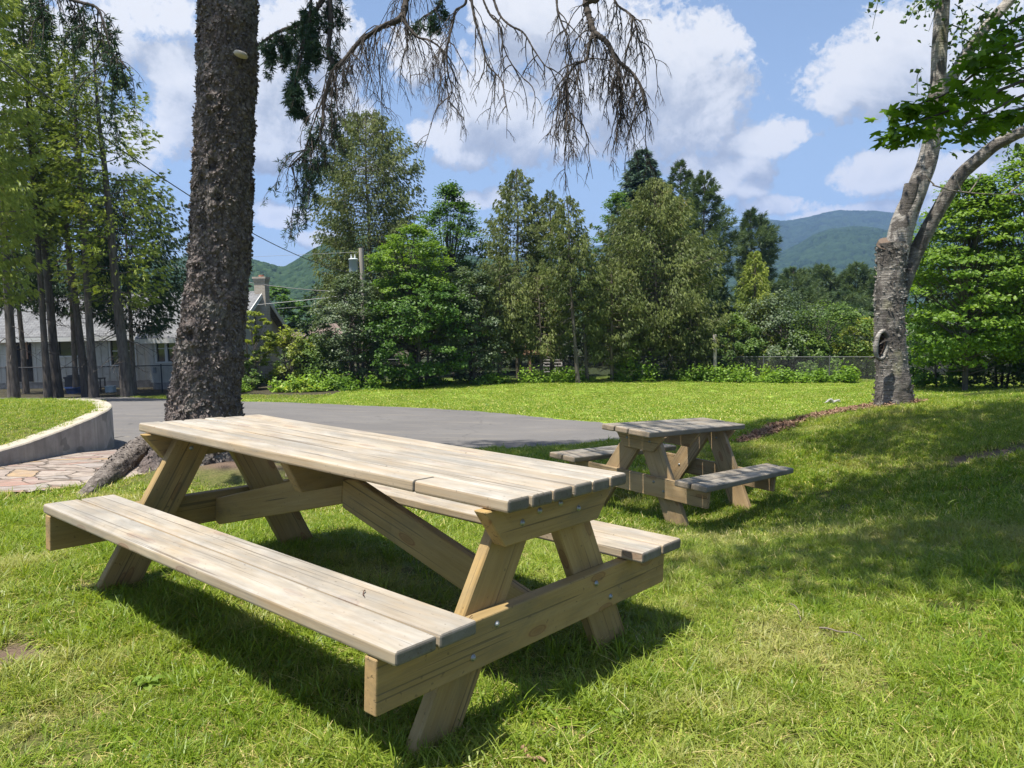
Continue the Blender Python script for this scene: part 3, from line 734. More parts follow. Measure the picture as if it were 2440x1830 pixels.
def tree_base(px, d, py_top):
    p = at(px, 900, d); b = np.array([p[0], p[1], float(gz(p[0], p[1])[0])])
    return b, at(px, py_top, d)[2] - b[2]
def trunk_path(b, H, r, lean=(0, 0), wob=.12, n=9):
    s = np.linspace(0, 1, n)
    w = np.cumsum(r.normal(0, wob / n ** .5, (n, 2)), 0) * s[:, None]
    return np.c_[b[0] + lean[0] * s * H + w[:, 0], b[1] + lean[1] * s * H + w[:, 1], b[2] - .15 + s * (H + .1)]
def on_path(path, s):
    k = np.clip(s, 0, 1) * (len(path) - 1); i = np.minimum(k.astype(int), len(path) - 2); f = (k - i)[:, None]
    return path[i] * (1 - f) + path[i + 1] * f
def clumpfa(C, r, sc=.9):
    return np.clip(.75 * (fbm(C * sc, 2, 77) - .5) * 1.7 + .42 + r.normal(0, .13, len(C)), 0, 1)

def conifer(kind, px, d, py_top, hw, seed, name, label, cat, group=None, first=.12, mat=None, bark=None, dens=1.0, lean=(0, 0), dead=0, tr=None, up=None, fill=1.0, prof=None, size=None, asym=None):
    r = np.random.default_rng(seed); b, H = tree_base(px, d, py_top); R_ = hw * d / FPX
    path = trunk_path(b, H, r, lean); tr = tr or max(.08, H * .011)
    root = empty(name, b, label=label, cat=cat, group=group)
    tm = MB(); s = np.linspace(0, 1, len(path))
    rad = tr * (1 - .93 * s) + .015; rad[0] *= 1.25
    tube(tm, smooth_path(path, 24) - b, np.interp(np.linspace(0, 1, 24), s, rad), 9)
    P_ = dict(cedar=dict(nb=135, a=-.18, b=.30, m=62, size=.19), pine=dict(nb=70, a=.05, b=.22, m=30, size=.19), spruce=dict(nb=110, a=-.28, b=.12, m=34, size=.18))[kind]
    if size: P_['size'] = size
    prof = prof or dict(cedar=lambda t: np.minimum(1, 1.9 * (1 - t) ** .75) * np.minimum(1, .72 + 1.2 * t), pine=lambda t: np.minimum(1, 1.7 * (1 - t) ** .7), spruce=lambda t: (1 - t) ** .85 + .04)[kind]
    nb = int(P_['nb'] * dens * max(.5, H * (1 - first) / 9))
    u = (np.arange(nb) + r.uniform(0, 1, nb)) / nb
    if kind != 'cedar': u = np.round(u * nb / 4.5) / (nb / 4.5) + r.normal(0, .006, nb)
    u = np.clip(u, 0, .995)
    hs = first + (1 - first) * u; az = np.arange(nb) * 2.399 + r.normal(0, .4, nb)
    ln = R_ * prof(u) * r.uniform(.62, 1.12, nb) + .1
    if asym is not None: ln *= 1 + asym[0] * np.cos(az - asym[1])
    o = on_path(path, hs); dirs = np.c_[np.cos(az), np.sin(az), 0 * az]
    Cs, Ds, Sz, Ns = [], [], [], []
    for i in range(nb):
        L = ln[i]; m = max(4, int(P_['m'] * fill * (.35 + L * .65) * (.6 if kind == 'cedar' else .7)))
        sg = r.uniform(.22, 1.0, m) ** .8
        a_, b_ = P_['a'] * r.uniform(.5, 1.5), P_['b'] * r.uniform(.5, 1.4)
        if kind == 'pine': a_ += .35 * max(0, u[i] - .45)
        if kind == 'cedar': a_ += .65 * max(0, u[i] - .35)
        lat = np.array([-dirs[i][1], dirs[i][0], 0])
        so_ = r.normal(0, .17, m) * L * (1.15 - .75 * sg)
        c = o[i] + dirs[i] * (L * sg)[:, None] + lat * so_[:, None]
        c[:, 2] += L * (a_ * sg + b_ * sg ** 2) + r.normal(0, .05 + .03 * L, m) - .10 * np.abs(so_)
        dd = unit(dirs[i] * .9 + lat * (so_ / (L * .25 + .05))[:, None] * .8 + r.normal(0, .3, (m, 3)) + np.array([0, 0, {'cedar': -1.0 if fill == 1 else -.35, 'pine': .45, 'spruce': -.35}[kind]]))
        Cs.append(c); Ds.append(dd); Sz.append(np.full(m, P_['size'] * (.8 + .35 * min(1, L / 1.5)))); Ns.append(np.full((m, 3), lat))
        # the branch itself
        if L > .45 and i % 2 == 0:
            ss = np.linspace(0, .92, 6); bp = o[i] + dirs[i] * (L * ss)[:, None]; bp[:, 2] += L * (a_ * ss + b_ * ss ** 2)
            tube(tm, bp - b, np.linspace(.012 + .006 * L, .005, 6), 4, False)
    for i in range(dead):
        h = r.uniform(.10, first + .05); o_ = on_path(path, np.array([h]))[0]; a = r.uniform(0, 6.28); L = r.uniform(.3, .8) * R_
        ss = np.linspace(0, 1, 6); bp = o_ + np.array([math.cos(a), math.sin(a), 0]) * (L * ss)[:, None]; bp[:, 2] += L * (-.1 * ss - .35 * ss ** 2) + r.normal(0, .03, 6)
        tube(tm, bp - b, np.linspace(.018, .004, 6), 4, False)
        for j in range(3):
            q = bp[r.integers(2, 6)]; e = q + r.normal(0, .22, 3) * L; tube(tm, np.array([q, (q + e) / 2 + r.normal(0, .04, 3), e]) - b, [.007, .005, .003], 3, False)
    if kind == 'cedar' and d > 35:
        for i in range(26):
            j = r.integers(0, nb); L = ln[j]; q = o[j] + dirs[j] * L * r.uniform(.5, .95) + np.array([0, 0, -.1 * L]); e = q + np.array([r.normal(0, .35), r.normal(0, .2) - .25, -r.uniform(.1, .5)])
            tube(tm, smooth_path([q, (q + e) / 2 + r.normal(0, .08, 3), e], 5) - b, [.010, .009, .008, .006, .004], 3, False, fa=1.0)
    C = np.concatenate(Cs); D = np.concatenate(Ds); S = np.concatenate(Sz); N0 = np.concatenate(Ns)
    fa = clumpfa(C, r); C = C - b
    fm = MB()
    if kind == 'cedar':
        N_ = unit(N0 * r.choice([-1, 1], (len(C), 1)) + r.normal(0, .55, (len(C), 3)))
        fans(fm, C, D, N_, S, 5, .95, .10, fa, r)
    elif kind == 'pine': tufts(fm, C, D, S, 8, .011 * d / 40 + .004, fa, r, .75)
    else:
        S2 = unit(np.cross(D, np.array([0, 0, 1.]) + r.normal(0, .2, (len(C), 3))))
        fans(fm, C, D, np.cross(S2, D), S * 1.15, 5, 2.0, .11, fa, r)
    tm.build('trunk', bark or BARK_CEDAR, root, True)
    fm.build('crown', mat or {'cedar': F_CEDAR, 'pine': F_PINE, 'spruce': F_SPRUCE}[kind], root)
    return root

def broadleaf(px, d, py_top, hw, seed, name, label, cat, group=None, mat=None, nclump=60, per=70, leaf=.13, base=.18, layered=.45, bark=None, stems=1, prof=None, clump=.42, tr=None, lean=(0, 0)):
    r = np.random.default_rng(seed); b, H = tree_base(px, d, py_top); R_ = hw * d / FPX
    root = empty(name, b, label=label, cat=cat, group=group)
    prof = prof or (lambda t: np.sqrt(np.clip(1 - (2 * t - .92) ** 2 * .93, .02, 1)))
    # clump centres: mostly near the outside of an uneven crown
    u = r.uniform(0, 1, nclump) ** .9; az = np.arange(nclump) * 2.399 + r.normal(0, .5, nclump)
    wob = .72 + .5 * fbm(np.c_[np.cos(az) * 1.5, np.sin(az) * 1.5, u * 3] + seed, 2, 3)
    rr = R_ * prof(u) * wob * r.uniform(.35, 1.0, nclump) ** .55
    h = base + (1 - base) * u * .97
    C0 = np.c_[b[0] + np.cos(az) * rr + lean[0] * h * H, b[1] + np.sin(az) * rr + lean[1] * h * H, b[2] + H * h]
    C0[:, 2] = np.minimum(C0[:, 2], b[2] + H * .985)
    tm = MB(); tr = tr or max(.05, H * .014)
    for s_ in range(stems):
        a = r.uniform(0, 6.28); off = np.array([math.cos(a), math.sin(a), 0]) * (0 if stems == 1 else R_ * .25)
        tp = trunk_path(b + off * .4, H * .82, r, (off[0] / H + lean[0], off[1] / H + lean[1]), .1)
        tube(tm, tp - b, np.linspace(tr, tr * .15, len(tp)), 7)
        for i in range(s_, nclump, stems * 2):
            hh = max(.05, (C0[i][2] - b[2]) / H * .62); o_ = on_path(tp, np.array([hh / .82]))[0]
            mid = (o_ + C0[i]) / 2 + np.array([0, 0, -.05 * H * .3]) + r.normal(0, .08, 3)
            tube(tm, smooth_path([o_, mid, C0[i]], 6) - b, np.linspace(tr * .3, .006, 6), 4, False)
    cr = clump * r.uniform(.6, 1.3, nclump) * max(.45, min(1.3, R_ / 1.8))
    n = nclump * per
    k = np.repeat(np.arange(nclump), per)
    q = rand_dirs(r, n) * (r.uniform(0, 1, n) ** .5)[:, None]
    q[:, 2] *= layered
    C = C0[k] + q * cr[k][:, None]
    C[:, 2] -= .10 * np.hypot(q[:, 0], q[:, 1]) * cr[k]
    C = C + (fbm(C * 1.6, 2, 5) - .5)[:, None] * np.array([.3, .3, .25]) * cr[k][:, None]
    C = C[C[:, 2] > gz(C[:, 0], C[:, 1]) + .05]
    n = len(C)
    out = unit(C - (b + np.array([0, 0, H * .45])))
    N_ = unit(np.array([0, 0, 1.]) * .9 + out * .55 + r.normal(0, .55, (n, 3)))
    fa = clumpfa(C, r, 1.3)
    fm = MB(); leaves(fm, C - b, N_, leaf, fa, r)
    tm.build('trunk', bark or BARK_GREY, root, True)
    fm.build('crown', mat or F_MAPLE, root)
    return root

GC = 'tall cedars beside the house'
for a in [(30, 29, -140, 120, 'leftmost tall cedar with two-toned crown in the row by the house', .40, 20, (.02, 0), .17),
          (112, 30, -90, 85, 'thin cedar in the row by the house, close beside a thicker trunk', .36, 14, (0, 0), .12),
          (135, 30.6, -40, 82, 'straight dark cedar near the middle of the row by the house', .40, 18, (-.01, 0), .17),
          (204, 31, 15, 74, 'cedar whose trunk leans towards its neighbour in the row by the house', .42, 22, (-.045, 0), .15),
          (221, 29.6, 55, 62, 'slender cedar with a long bare pale trunk and a thin crown', .50, 18, (.008, 0), .15),
          (302, 30, 62, 130, 'thick-trunked cedar with wide airy branches, last in the row towards the big spruce', .26, 30, (-.035, 0), .21)]:
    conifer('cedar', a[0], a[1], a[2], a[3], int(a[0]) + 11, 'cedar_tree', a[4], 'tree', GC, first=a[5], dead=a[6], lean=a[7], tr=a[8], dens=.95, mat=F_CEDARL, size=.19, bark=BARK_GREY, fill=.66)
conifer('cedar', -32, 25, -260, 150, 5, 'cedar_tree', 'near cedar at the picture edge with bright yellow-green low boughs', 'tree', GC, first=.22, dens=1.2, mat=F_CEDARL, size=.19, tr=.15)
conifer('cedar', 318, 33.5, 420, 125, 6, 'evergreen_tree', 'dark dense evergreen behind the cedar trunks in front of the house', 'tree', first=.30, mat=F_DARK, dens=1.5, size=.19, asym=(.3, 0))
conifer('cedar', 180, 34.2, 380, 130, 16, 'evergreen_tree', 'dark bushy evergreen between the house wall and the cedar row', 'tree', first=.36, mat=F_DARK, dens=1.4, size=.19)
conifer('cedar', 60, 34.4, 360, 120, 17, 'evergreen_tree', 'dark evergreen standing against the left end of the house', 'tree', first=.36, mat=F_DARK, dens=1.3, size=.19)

# the belt of trees beyond the lawn
GB = 'trees beyond the far lawn'
conifer('cedar', 893, 47, 266, 128, 21, 'cedar_tree', 'tallest broad cedar behind the utility pole', 'tree', GB, first=.24, dens=2.3, size=.19, prof=lambda t: np.minimum(1, 2.15 * (1 - t) ** .68) * np.minimum(1, .85 + t))
broadleaf(1083, 43.5, 432, 92, 22, 'maple_tree', 'dark green maple with pointed top rising beside the tall broad cedar', 'tree', GB, nclump=200, per=90, leaf=.15, base=.25, prof=lambda t: np.minimum(1, 2.2 * (1 - t) ** .8 + .04), clump=.5)
broadleaf(990, 37.2, 530, 112, 23, 'maple_tree', 'bright green maple with layered sprays in front of the dark maple', 'tree', GB, nclump=200, per=90, leaf=.13, base=.22, mat=F_BRIGHT, layered=.3)
broadleaf(1000, 36.5, 640, 140, 43, 'shrub', 'deep green thicket shrub in the shade under the bright layered maple', 'shrub', GB, nclump=230, per=70, leaf=.15, base=.03, mat=F_MAPLE, stems=4)
broadleaf(850, 36.8, 640, 100, 24, 'shrub', 'tall grey-green shrub wrapped round the utility pole', 'shrub', GB, nclump=180, per=75, leaf=.13, base=.05, mat=F_GREY, stems=4)
broadleaf(1120, 37.4, 628, 92, 25, 'shrub', 'silvery green shrub between the bright maple and the slender cedars', 'shrub', GB, nclump=170, per=70, leaf=.13, base=.05, mat=F_GREY, stems=4)
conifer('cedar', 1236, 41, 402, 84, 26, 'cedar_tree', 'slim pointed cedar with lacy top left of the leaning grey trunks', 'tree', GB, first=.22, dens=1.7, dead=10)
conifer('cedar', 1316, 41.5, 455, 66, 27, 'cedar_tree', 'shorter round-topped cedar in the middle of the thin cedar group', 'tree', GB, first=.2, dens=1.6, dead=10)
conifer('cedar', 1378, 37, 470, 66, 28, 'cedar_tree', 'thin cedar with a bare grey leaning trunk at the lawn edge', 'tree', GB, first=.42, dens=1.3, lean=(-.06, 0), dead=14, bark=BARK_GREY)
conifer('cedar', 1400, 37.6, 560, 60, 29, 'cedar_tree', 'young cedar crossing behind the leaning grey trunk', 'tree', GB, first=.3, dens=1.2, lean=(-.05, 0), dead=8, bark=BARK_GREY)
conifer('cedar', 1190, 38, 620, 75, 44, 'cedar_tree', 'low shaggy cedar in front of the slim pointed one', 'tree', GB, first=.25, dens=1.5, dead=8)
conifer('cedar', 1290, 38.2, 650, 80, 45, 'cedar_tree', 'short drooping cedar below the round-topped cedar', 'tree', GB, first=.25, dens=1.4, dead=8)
broadleaf(1478, 50, 452, 84, 30, 'maple_tree', 'leafy maple half hidden behind the widest cedar', 'tree', GB, nclump=90, per=90, leaf=.15, base=.2)
conifer('spruce', 1527, 60, 352, 125, 31, 'spruce_tree', 'dark pointed spruce top showing above the widest cedar', 'tree', GB, first=.2, dens=3.0, size=.34, prof=lambda t: (1 - t) ** .58 + .02)
conifer('cedar', 1562, 40, 424, 152, 32, 'cedar_tree', 'widest olive green cedar with pale dead twigs in the belt', 'tree', GB, prof=lambda t: np.minimum(1, 1.75 * (1 - t) ** .85) * np.minimum(1, .8 + t), first=.14, dens=3.0, dead=40, size=.19)
conifer('cedar', 1458, 38, 640, 84, 33, 'cedar_tree', 'low leaning cedar in front of the widest one', 'tree', GB, first=.2, dens=1.7, dead=14)
conifer('cedar', 1640, 38.8, 700, 80, 34, 'cedar_tree', 'dark drooping cedar just left of the weathered wooden post', 'tree', GB, first=.16, dens=1.5, dead=16)
conifer('pine', 1618, 50, 385, 62, 35, 'pine_tree', 'tall pine with a thin upright leader behind the widest cedar', 'tree', GB, first=.3, dens=1.9, size=.30)
conifer('pine', 1676, 47, 415, 84, 36, 'pine_tree', 'broad soft pine to the right of the thin-leadered pine', 'tree', GB, first=.2, dens=2.3, size=.30)
conifer('pine', 1790, 64, 503, 48, 37, 'pine_tree', 'round-topped pine standing alone against the mountain', 'tree', GB, first=.36, dens=2.0, size=.42, prof=lambda t: np.minimum(1, 1.9 * (1 - t) ** .6) * np.where(t < .12, 1.4, 1), asym=(.35, 0))
conifer('cedar', 1797, 42, 598, 82, 38, 'cedar_tree', 'cone-shaped cedar below the round-topped pine', 'tree', GB, first=.1, dens=2.2, mat=F_CEDARL, prof=lambda t: (1 - t) ** .9 + .05)
GS = 'shrubs along the back fence'
for k, (px, d, tp, hw, mt, lb) in enumerate([
    (1745, 39.3, 752, 72, F_BUSH, 'leafy green shrub just right of the weathered wooden post'),
    (1850, 40.5, 700, 118, F_GREY, 'largest rounded grey-green shrub behind the back fence'),
    (1965, 40.2, 712, 112, F_BUSH, 'fresh green rounded shrub left of the birch trunk'),
    (2060, 40.0, 760, 70, F_YELLOW, 'yellow-green shrub right beside the birch trunk'),
    (1910, 39.2, 790, 70, F_BUSH, 'low shrub pushing through the chain-link fence near the birch')]):
    broadleaf(px, d, tp, hw, 60 + k, 'shrub', lb, 'shrub', GS, mat=mt, nclump=95, per=70, leaf=.14, base=.04, stems=4, layered=.7)
GM_ = 'pines in front of the mountain'
for k, (px, d, tp, hw, lb) in enumerate([(1888, 76, 640, 60, 'dark far pine leftmost of the row under the mountain'), (1955, 78, 634, 66, 'far pine in the row under the mountain, second from the lone round-topped pine'),
     (2030, 76, 630, 66, 'far pine in the row under the mountain, next to the birch trunk'), (2095, 74, 640, 60, 'far pine half hidden by the birch trunk'), (1925, 68, 690, 78, 'shorter pale pine in front of the far pine row'), (2010, 68, 700, 70, 'low broad pine below the far pine row')]):
    conifer('pine', px, d, tp, hw, 80 + k, 'pine_tree', lb, 'tree', GM_, first=.12, dens=1.7, size=.5)
GR = 'trees at the right end of the back fence'
broadleaf(2300, 27.5, 410, 150, 90, 'maple_tree', 'sunlit yellow-green layered maple right of the birch', 'tree', GR, mat=F_BRIGHT, nclump=260, per=80, leaf=.15, base=.14, layered=.22, clump=.62, prof=lambda t: np.minimum(1, 1.5 * (1 - t) ** .7 + .08) * np.minimum(1, .75 + t))
broadleaf(2455, 27, 325, 150, 91, 'maple_tree', 'taller bright maple at the right picture edge', 'tree', GR, mat=F_BRIGHT, nclump=220, per=80, leaf=.15, base=.14, layered=.25, clump=.6)
broadleaf(2245, 31, 720, 105, 92, 'shrub', 'dark leafy shrub under the sunlit layered maple', 'shrub', GR, mat=F_MAPLE, nclump=110, per=70, leaf=.14, base=.04, stems=3)
broadleaf(2385, 29.5, 680, 110, 93, 'shrub', 'grey-green tangled shrub by the right picture edge', 'shrub', GR, mat=F_GREY, nclump=120, per=70, leaf=.12, base=.04, stems=3)
broadleaf(2470, 29, 740, 90, 94, 'shrub', 'shrub cut by the right picture edge beside the tangled one', 'shrub', GR, mat=F_MAPLE, nclump=80, per=70, leaf=.13, base=.04, stems=3)
GL = 'bushes between the house and the utility pole'
broadleaf(612, 36.0, 732, 52, 95, 'sapling', 'thin yellow-green sapling in front of the brick chimney', 'tree', GL, mat=F_YELLOW, nclump=46, per=50, leaf=.15, base=.28, layered=.4)
broadleaf(692, 36.8, 782, 66, 96, 'shrub', 'golden green rounded bush below the brown roof', 'shrub', GL, mat=F_YELLOW, nclump=70, per=80, leaf=.13, base=.05, stems=3, layered=.8)
broadleaf(772, 37.2, 800, 76, 97, 'shrub', 'loose green bush at the foot of the utility pole shrub', 'shrub', GL, mat=F_BUSH, nclump=80, per=70, leaf=.13, base=.04, stems=3, layered=.8)
broadleaf(575, 35.5, 860, 50, 98, 'shrub', 'low green bush beside the big spruce trunk', 'shrub', GL, mat=F_BUSH, nclump=40, per=70, leaf=.12, base=.04, stems=3, layered=.8)
broadleaf(722, 40, 815, 60, 103, 'shrub', 'green bush behind the golden one', 'shrub', GL, mat=F_BUSH, nclump=60, per=70, leaf=.13, base=.04, stems=3, layered=.8)
broadleaf(672, 62, 680, 66, 99, 'leafy_tree', 'far green tree just right of the brick chimney', 'tree', GL, nclump=90, per=60, leaf=.28, base=.1)
broadleaf(735, 64, 728, 44, 100, 'leafy_tree', 'small far tree above the brown roof', 'tree', GL, nclump=60, per=60, leaf=.26, base=.1)
conifer('spruce', 805, 72, 682, 50, 101, 'spruce_tree', 'dark far spruce behind the brown roof', 'tree', GL, first=.1, dens=1.6, size=.45)
conifer('spruce', 842, 74, 690, 46, 102, 'spruce_tree', 'second dark far spruce nearer the utility pole', 'tree', GL, first=.1, dens=1.6, size=.45)
# a dead bare tree
r_ = np.random.default_rng(3); b_, H_ = tree_base(777, 68, 715)
mb = MB(); tp = trunk_path(b_, H_, r_, (0, 0), .2); tube(mb, tp - b_, np.linspace(.14, .02, len(tp)), 6)
for i in range(26):
    h = r_.uniform(.45, .97); o_ = on_path(tp, np.array([h]))[0]; a = r_.uniform(0, 6.28); L = r_.uniform(.5, 1.5) * (1.2 - h)
    e = o_ + np.array([math.cos(a) * L, math.sin(a) * L, L * r_.uniform(.2, .9)]); tube(mb, np.array([o_, (o_ + e) / 2 + r_.normal(0, .08, 3), e]) - b_, [.05, .035, .015], 4, False)
dead_root = empty('dead_tree', b_, label='bare grey dead tree standing above the brown roof', cat='tree')
mb.build('trunk', simple('dead_wood', (.33, .30, .27), .9), dead_root)

F_SHADE = leaf_mat('shaded_thicket_leaves', (.022, .045, .012), (.060, .10, .022), None, .3, .25)  # leaf colour darkened to stand for the deep shade behind the fence
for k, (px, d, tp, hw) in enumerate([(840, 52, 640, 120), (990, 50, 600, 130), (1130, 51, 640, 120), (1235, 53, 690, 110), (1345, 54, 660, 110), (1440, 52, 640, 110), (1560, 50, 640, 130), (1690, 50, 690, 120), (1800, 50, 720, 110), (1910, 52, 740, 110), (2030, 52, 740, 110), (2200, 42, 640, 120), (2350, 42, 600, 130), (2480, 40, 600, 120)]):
    broadleaf(px, d, tp, hw, 300 + k, 'shrub', 'thicket shrub added to darken the gaps between the trunks behind the back fence', 'shrub', 'dark thicket behind the back fence', mat=F_SHADE, nclump=80, per=70, leaf=.22, base=.02, stems=3, layered=.8)

# weeds and brambles along the foot of the fence
FENCE = np.array([(-26, 31.2), (-18.7, 32.6), (-9, 35.2), (0, 38.4), (8, 38.8), (18, 36.6), (27, 34)])
r_ = np.random.default_rng(12)
mb = MB(); Cs = []
for k in range(800):
    s = r_.uniform(0, 1); fx = np.interp(s, np.linspace(0, 1, 60), np.linspace(-14, 19, 60)); fy = np.interp(fx, FENCE[:, 0], FENCE[:, 1])
    y = fy - r_.uniform(-.3, 1.5) ; pxx = 1220 + fx / y * FPX
    cl = float(vnoise(np.array([fx * .9, y * .5, 1.]), 4)); cl2 = float(vnoise(np.array([fx * .35, 2., 1.]), 6))
    if cl < .38: continue
    hh = r_.uniform(.2, .95) ** 1.2 * (1.45 if 1500 < pxx < 2080 else .9) * (.45 if 900 < pxx < 1180 else 1)
    hh *= .55 + 1.1 * cl * cl2 * 2
    n = 60; q = rand_dirs(r_, n) * (r_.uniform(0, 1, (n, 1)) ** .5) * np.array([.38, .32, hh * .55]); c = q + np.array([fx, y, float(gz(fx, y)[0]) + hh * .5])
    Cs.append(c)
C = np.concatenate(Cs); C = C[C[:, 2] > gz(C[:, 0], C[:, 1]) + .02]
leaves(mb, C, unit(np.array([0, 0, 1.]) + r_.normal(0, .55, (len(C), 3))), .15, clumpfa(C, r_, .6), r_)
mb.build('undergrowth', leaf_mat('weed_leaves', (0.083, 0.173, 0.024), (0.247, 0.375, 0.053), (0.405, 0.450, 0.090), .42, .3), kind='stuff')
# ------------------------------------------------------------------ the old spruce
def bark_spruce():
    t = NT('spruce_bark'); P0 = t.pos()
    n = t.noise(t.vmul(P0, (1, 1, .8)), 26, 6, .7, .5); m = t.noise(P0, 95, 3, .7); l = t.noise(P0, 1.3, 4)
    v = t.n('ShaderNodeTexVoronoi', {'Vector': t.vmul(P0, (1, 1, .6)), 'Scale': 34.0}).outputs['Distance']
    c = t.ramp(n, [(.3, (.045, .037, .033)), (.5, (.135, .112, .10)), (.66, (.25, .215, .195)), (.8, (.42, .37, .335))])
    c = t.mix(t.ramp(l, [(.4, 0.), (.65, .55)]), c, (.10, .070, .058))
    c = t.mix(t.ramp(t.noise(P0, 3.1, 5, .7), [(.54, 0.), (.66, .55)]), c, t.mix(m, (.15, .15, .125), (.30, .29, .255)))
    c = t.mix(t.ramp(t.noise(t.vmul(P0, (9, 9, 1.1)), 1.0, 4, .6), [(.56, 0.), (.66, .7)]), c, (.035, .029, .026))
    c = t.mix(t.math('MULTIPLY', t.ramp(fa_(t), [(.0, 0.), (1., 1.)]), .8), c, t.mix(m, (.16, .13, .115), (.44, .385, .345)))
    h = t.math('ADD', n, t.math('MULTIPLY', v, .7))
    return t.pbr(c, .8, t.bump(h, .9, .025), spec=.3)
def fa_(t): return t.attr('fa', 'Fac')
BARK_SP = bark_spruce()
sp_b = np.array([TRUNK_C[0], TRUNK_C[1], float(gz(*TRUNK_C)[0])])
ax_px = [(1130, 484, 290), (1090, 485, 250), (1040, 486, 205), (1000, 487, 180), (960, 489, 166), (900, 494, 160), (800, 505, 153), (700, 515, 143), (600, 525, 140), (500, 528, 139), (400, 531, 136), (300, 536, 133), (200, 541, 134), (100, 543, 132), (0, 543, 130), (-150, 553, 126)]
ap = np.array([at(x, y, 7.1) for y, x, w in ax_px]); ar = np.array([w * .5 * 7.1 / FPX for y, x, w in ax_px])
zz = np.concatenate([np.arange(-.25, 5.0, .011), np.arange(5.0, 21, .25)])
top = ap[-1] + np.array([.9, 0, 17.0]); 
az_ = np.r_[ap[:, 2], top[2]]; o_ = np.argsort(az_)
axx = np.interp(zz, az_[o_], np.r_[ap[:, 0], top[0]][o_]); axy = np.full(len(zz), 7.1); rr_ = np.interp(zz, az_[o_], np.r_[ar, .03][o_])
# roots flare more on some sides
nth = 300; th = np.linspace(0, 2 * math.pi, nth, endpoint=False)
TH, ZZ = np.meshgrid(th, zz)
flare = np.exp(-np.clip(ZZ - .0, 0, 9) / .32)
RR = rr_[:, None] * (1 + flare * (.10 * np.cos(3 * TH + .6) + .08 * np.cos(5 * TH)))
lump = fbm(np.stack([np.cos(TH) * 1.6, np.sin(TH) * 1.6, ZZ * .9], -1), 3, 51) - .5
p3 = np.stack([np.cos(TH) * 5.2, np.sin(TH) * 5.2, ZZ * 12], -1)
fl = fbm(p3 * 1.0 + lump[..., None] * 2, 4, 61, .6); fl2 = vnoise(p3 * np.array([2.2, 2.2, 1.5]), 66)
plate = np.clip((fl - .42) * 4, 0, 1)
RR = RR + .035 * lump + .026 * plate + .014 * (fl2 - .5) - .022
SV = np.stack([axx[:, None] + RR * np.cos(TH), axy[:, None] + RR * np.sin(TH), ZZ], -1)
for px_, py_, kr in ((505, 392, .10), (577, 386, .09), (566, 30, .11), (520, 470, .09), (470, 640, .08), (548, 700, .10), (500, 240, .07), (450, 800, .10), (540, 850, .09)):
    kc = at(px_, py_, 6.84); kd_ = np.linalg.norm(SV - kc, axis=-1); od_ = np.stack([np.cos(TH), np.sin(TH), 0 * TH], -1)
    SV = SV + (.030 * np.exp(-((kd_ - kr * .8) / (.45 * kr)) ** 2) - .045 * np.exp(-(kd_ / (.42 * kr)) ** 2))[..., None] * od_
i = np.arange(len(zz) - 1)[:, None] * nth; j = np.arange(nth)[None]
SF = np.stack([i + j, i + (j + 1) % nth, i + nth + (j + 1) % nth, i + nth + j], -1).reshape(-1, 4)
spruce = empty('spruce_tree', sp_b, label='huge old spruce with flaky dark bark standing behind the large picnic table', cat='tree')
tm = MB(); tm.add(SV.reshape(-1, 3) - sp_b, SF, fa=0.)
# loose bark flakes
r_ = np.random.default_rng(4); n = 24000
iz = r_.integers(20, 475, n); it = r_.integers(0, nth, n)
C = SV[iz, it]; O = np.stack([np.cos(th[it]), np.sin(th[it]), 0 * th[it]], 1); T = np.stack([-O[:, 1], O[:, 0], 0 * O[:, 0]], 1)
A = unit(O * r_.uniform(.08, .75, (n, 1)) + np.array([0, 0, 1.]) * r_.uniform(-1.2, .7, (n, 1)) + T * r_.normal(0, .6, (n, 1)))
L = r_.uniform(.012, .042, n); S = unit(np.cross(A, O) + 1e-3)
rhombs(tm, C - O * .004 - sp_b, A, S, L, L * r_.uniform(.25, .48, n), r_.uniform(0, 1, n) ** 1.6)
tm.build('trunk', BARK_SP, spruce, False)
# the snaking surface root
rp = [np.array([TRUNK_C[0] - .18, TRUNK_C[1] - .1, .22])] + [atg(x, y) + np.array([0, 0, dz]) for x, y, dz in [(352, 1085, .10), (318, 1100, .07), (285, 1125, .05), (255, 1150, .04), (225, 1170, .02), (192, 1193, -.02), (165, 1205, -.08)]]
rp = smooth_path(rp, 60)
L_ = np.linspace(0, 1, 60); rad = .105 * (1 - L_) ** 1.0 + .04
t_, nn_, bb_ = frame_along(rp); a = np.linspace(0, 2 * math.pi, 48, endpoint=False)
q = np.stack([np.cos(a)[None] * 2 + 0 * L_[:, None], np.sin(a)[None] * 2 + 0 * L_[:, None], L_[:, None] * 12 + 0 * a[None]], -1)
RD = rad[:, None] * (1 + .42 * (fbm(q * np.array([1.6, 1.6, .7]), 4, 9) - .5)) + .014 * (vnoise(q * np.array([2.6, 2.6, 2.2]), 3) - .5)
RVx = rp[:, None] + RD[..., None] * (np.cos(a)[None, :, None] * nn_[:, None] + np.sin(a)[None, :, None] * bb_[:, None])
i = np.arange(59)[:, None] * 48; j = np.arange(48)[None]
rm = MB().add(RVx.reshape(-1, 3) - sp_b, np.stack([i + j, i + (j + 1) % 48, i + 48 + (j + 1) % 48, i + 48 + j], -1).reshape(-1, 4))
k = r_.integers(0, 34, 900); kk = r_.integers(0, 48, 900); C = RVx[k, kk]; O = unit(C - rp[k])
A = unit(O * .4 + t_[k] * r_.choice([-1, 1], (900, 1)) + r_.normal(0, .4, (900, 3))); L = r_.uniform(.012, .03, 900)
rhombs(rm, C - sp_b, A, unit(np.cross(A, O)), L, L * .4, r_.uniform(0, .8, 900))
rt = NT('root_bark'); n_ = rt.noise(rt.vmul(rt.pos(), (1, 1, 2)), 22, 5, .65, .6)
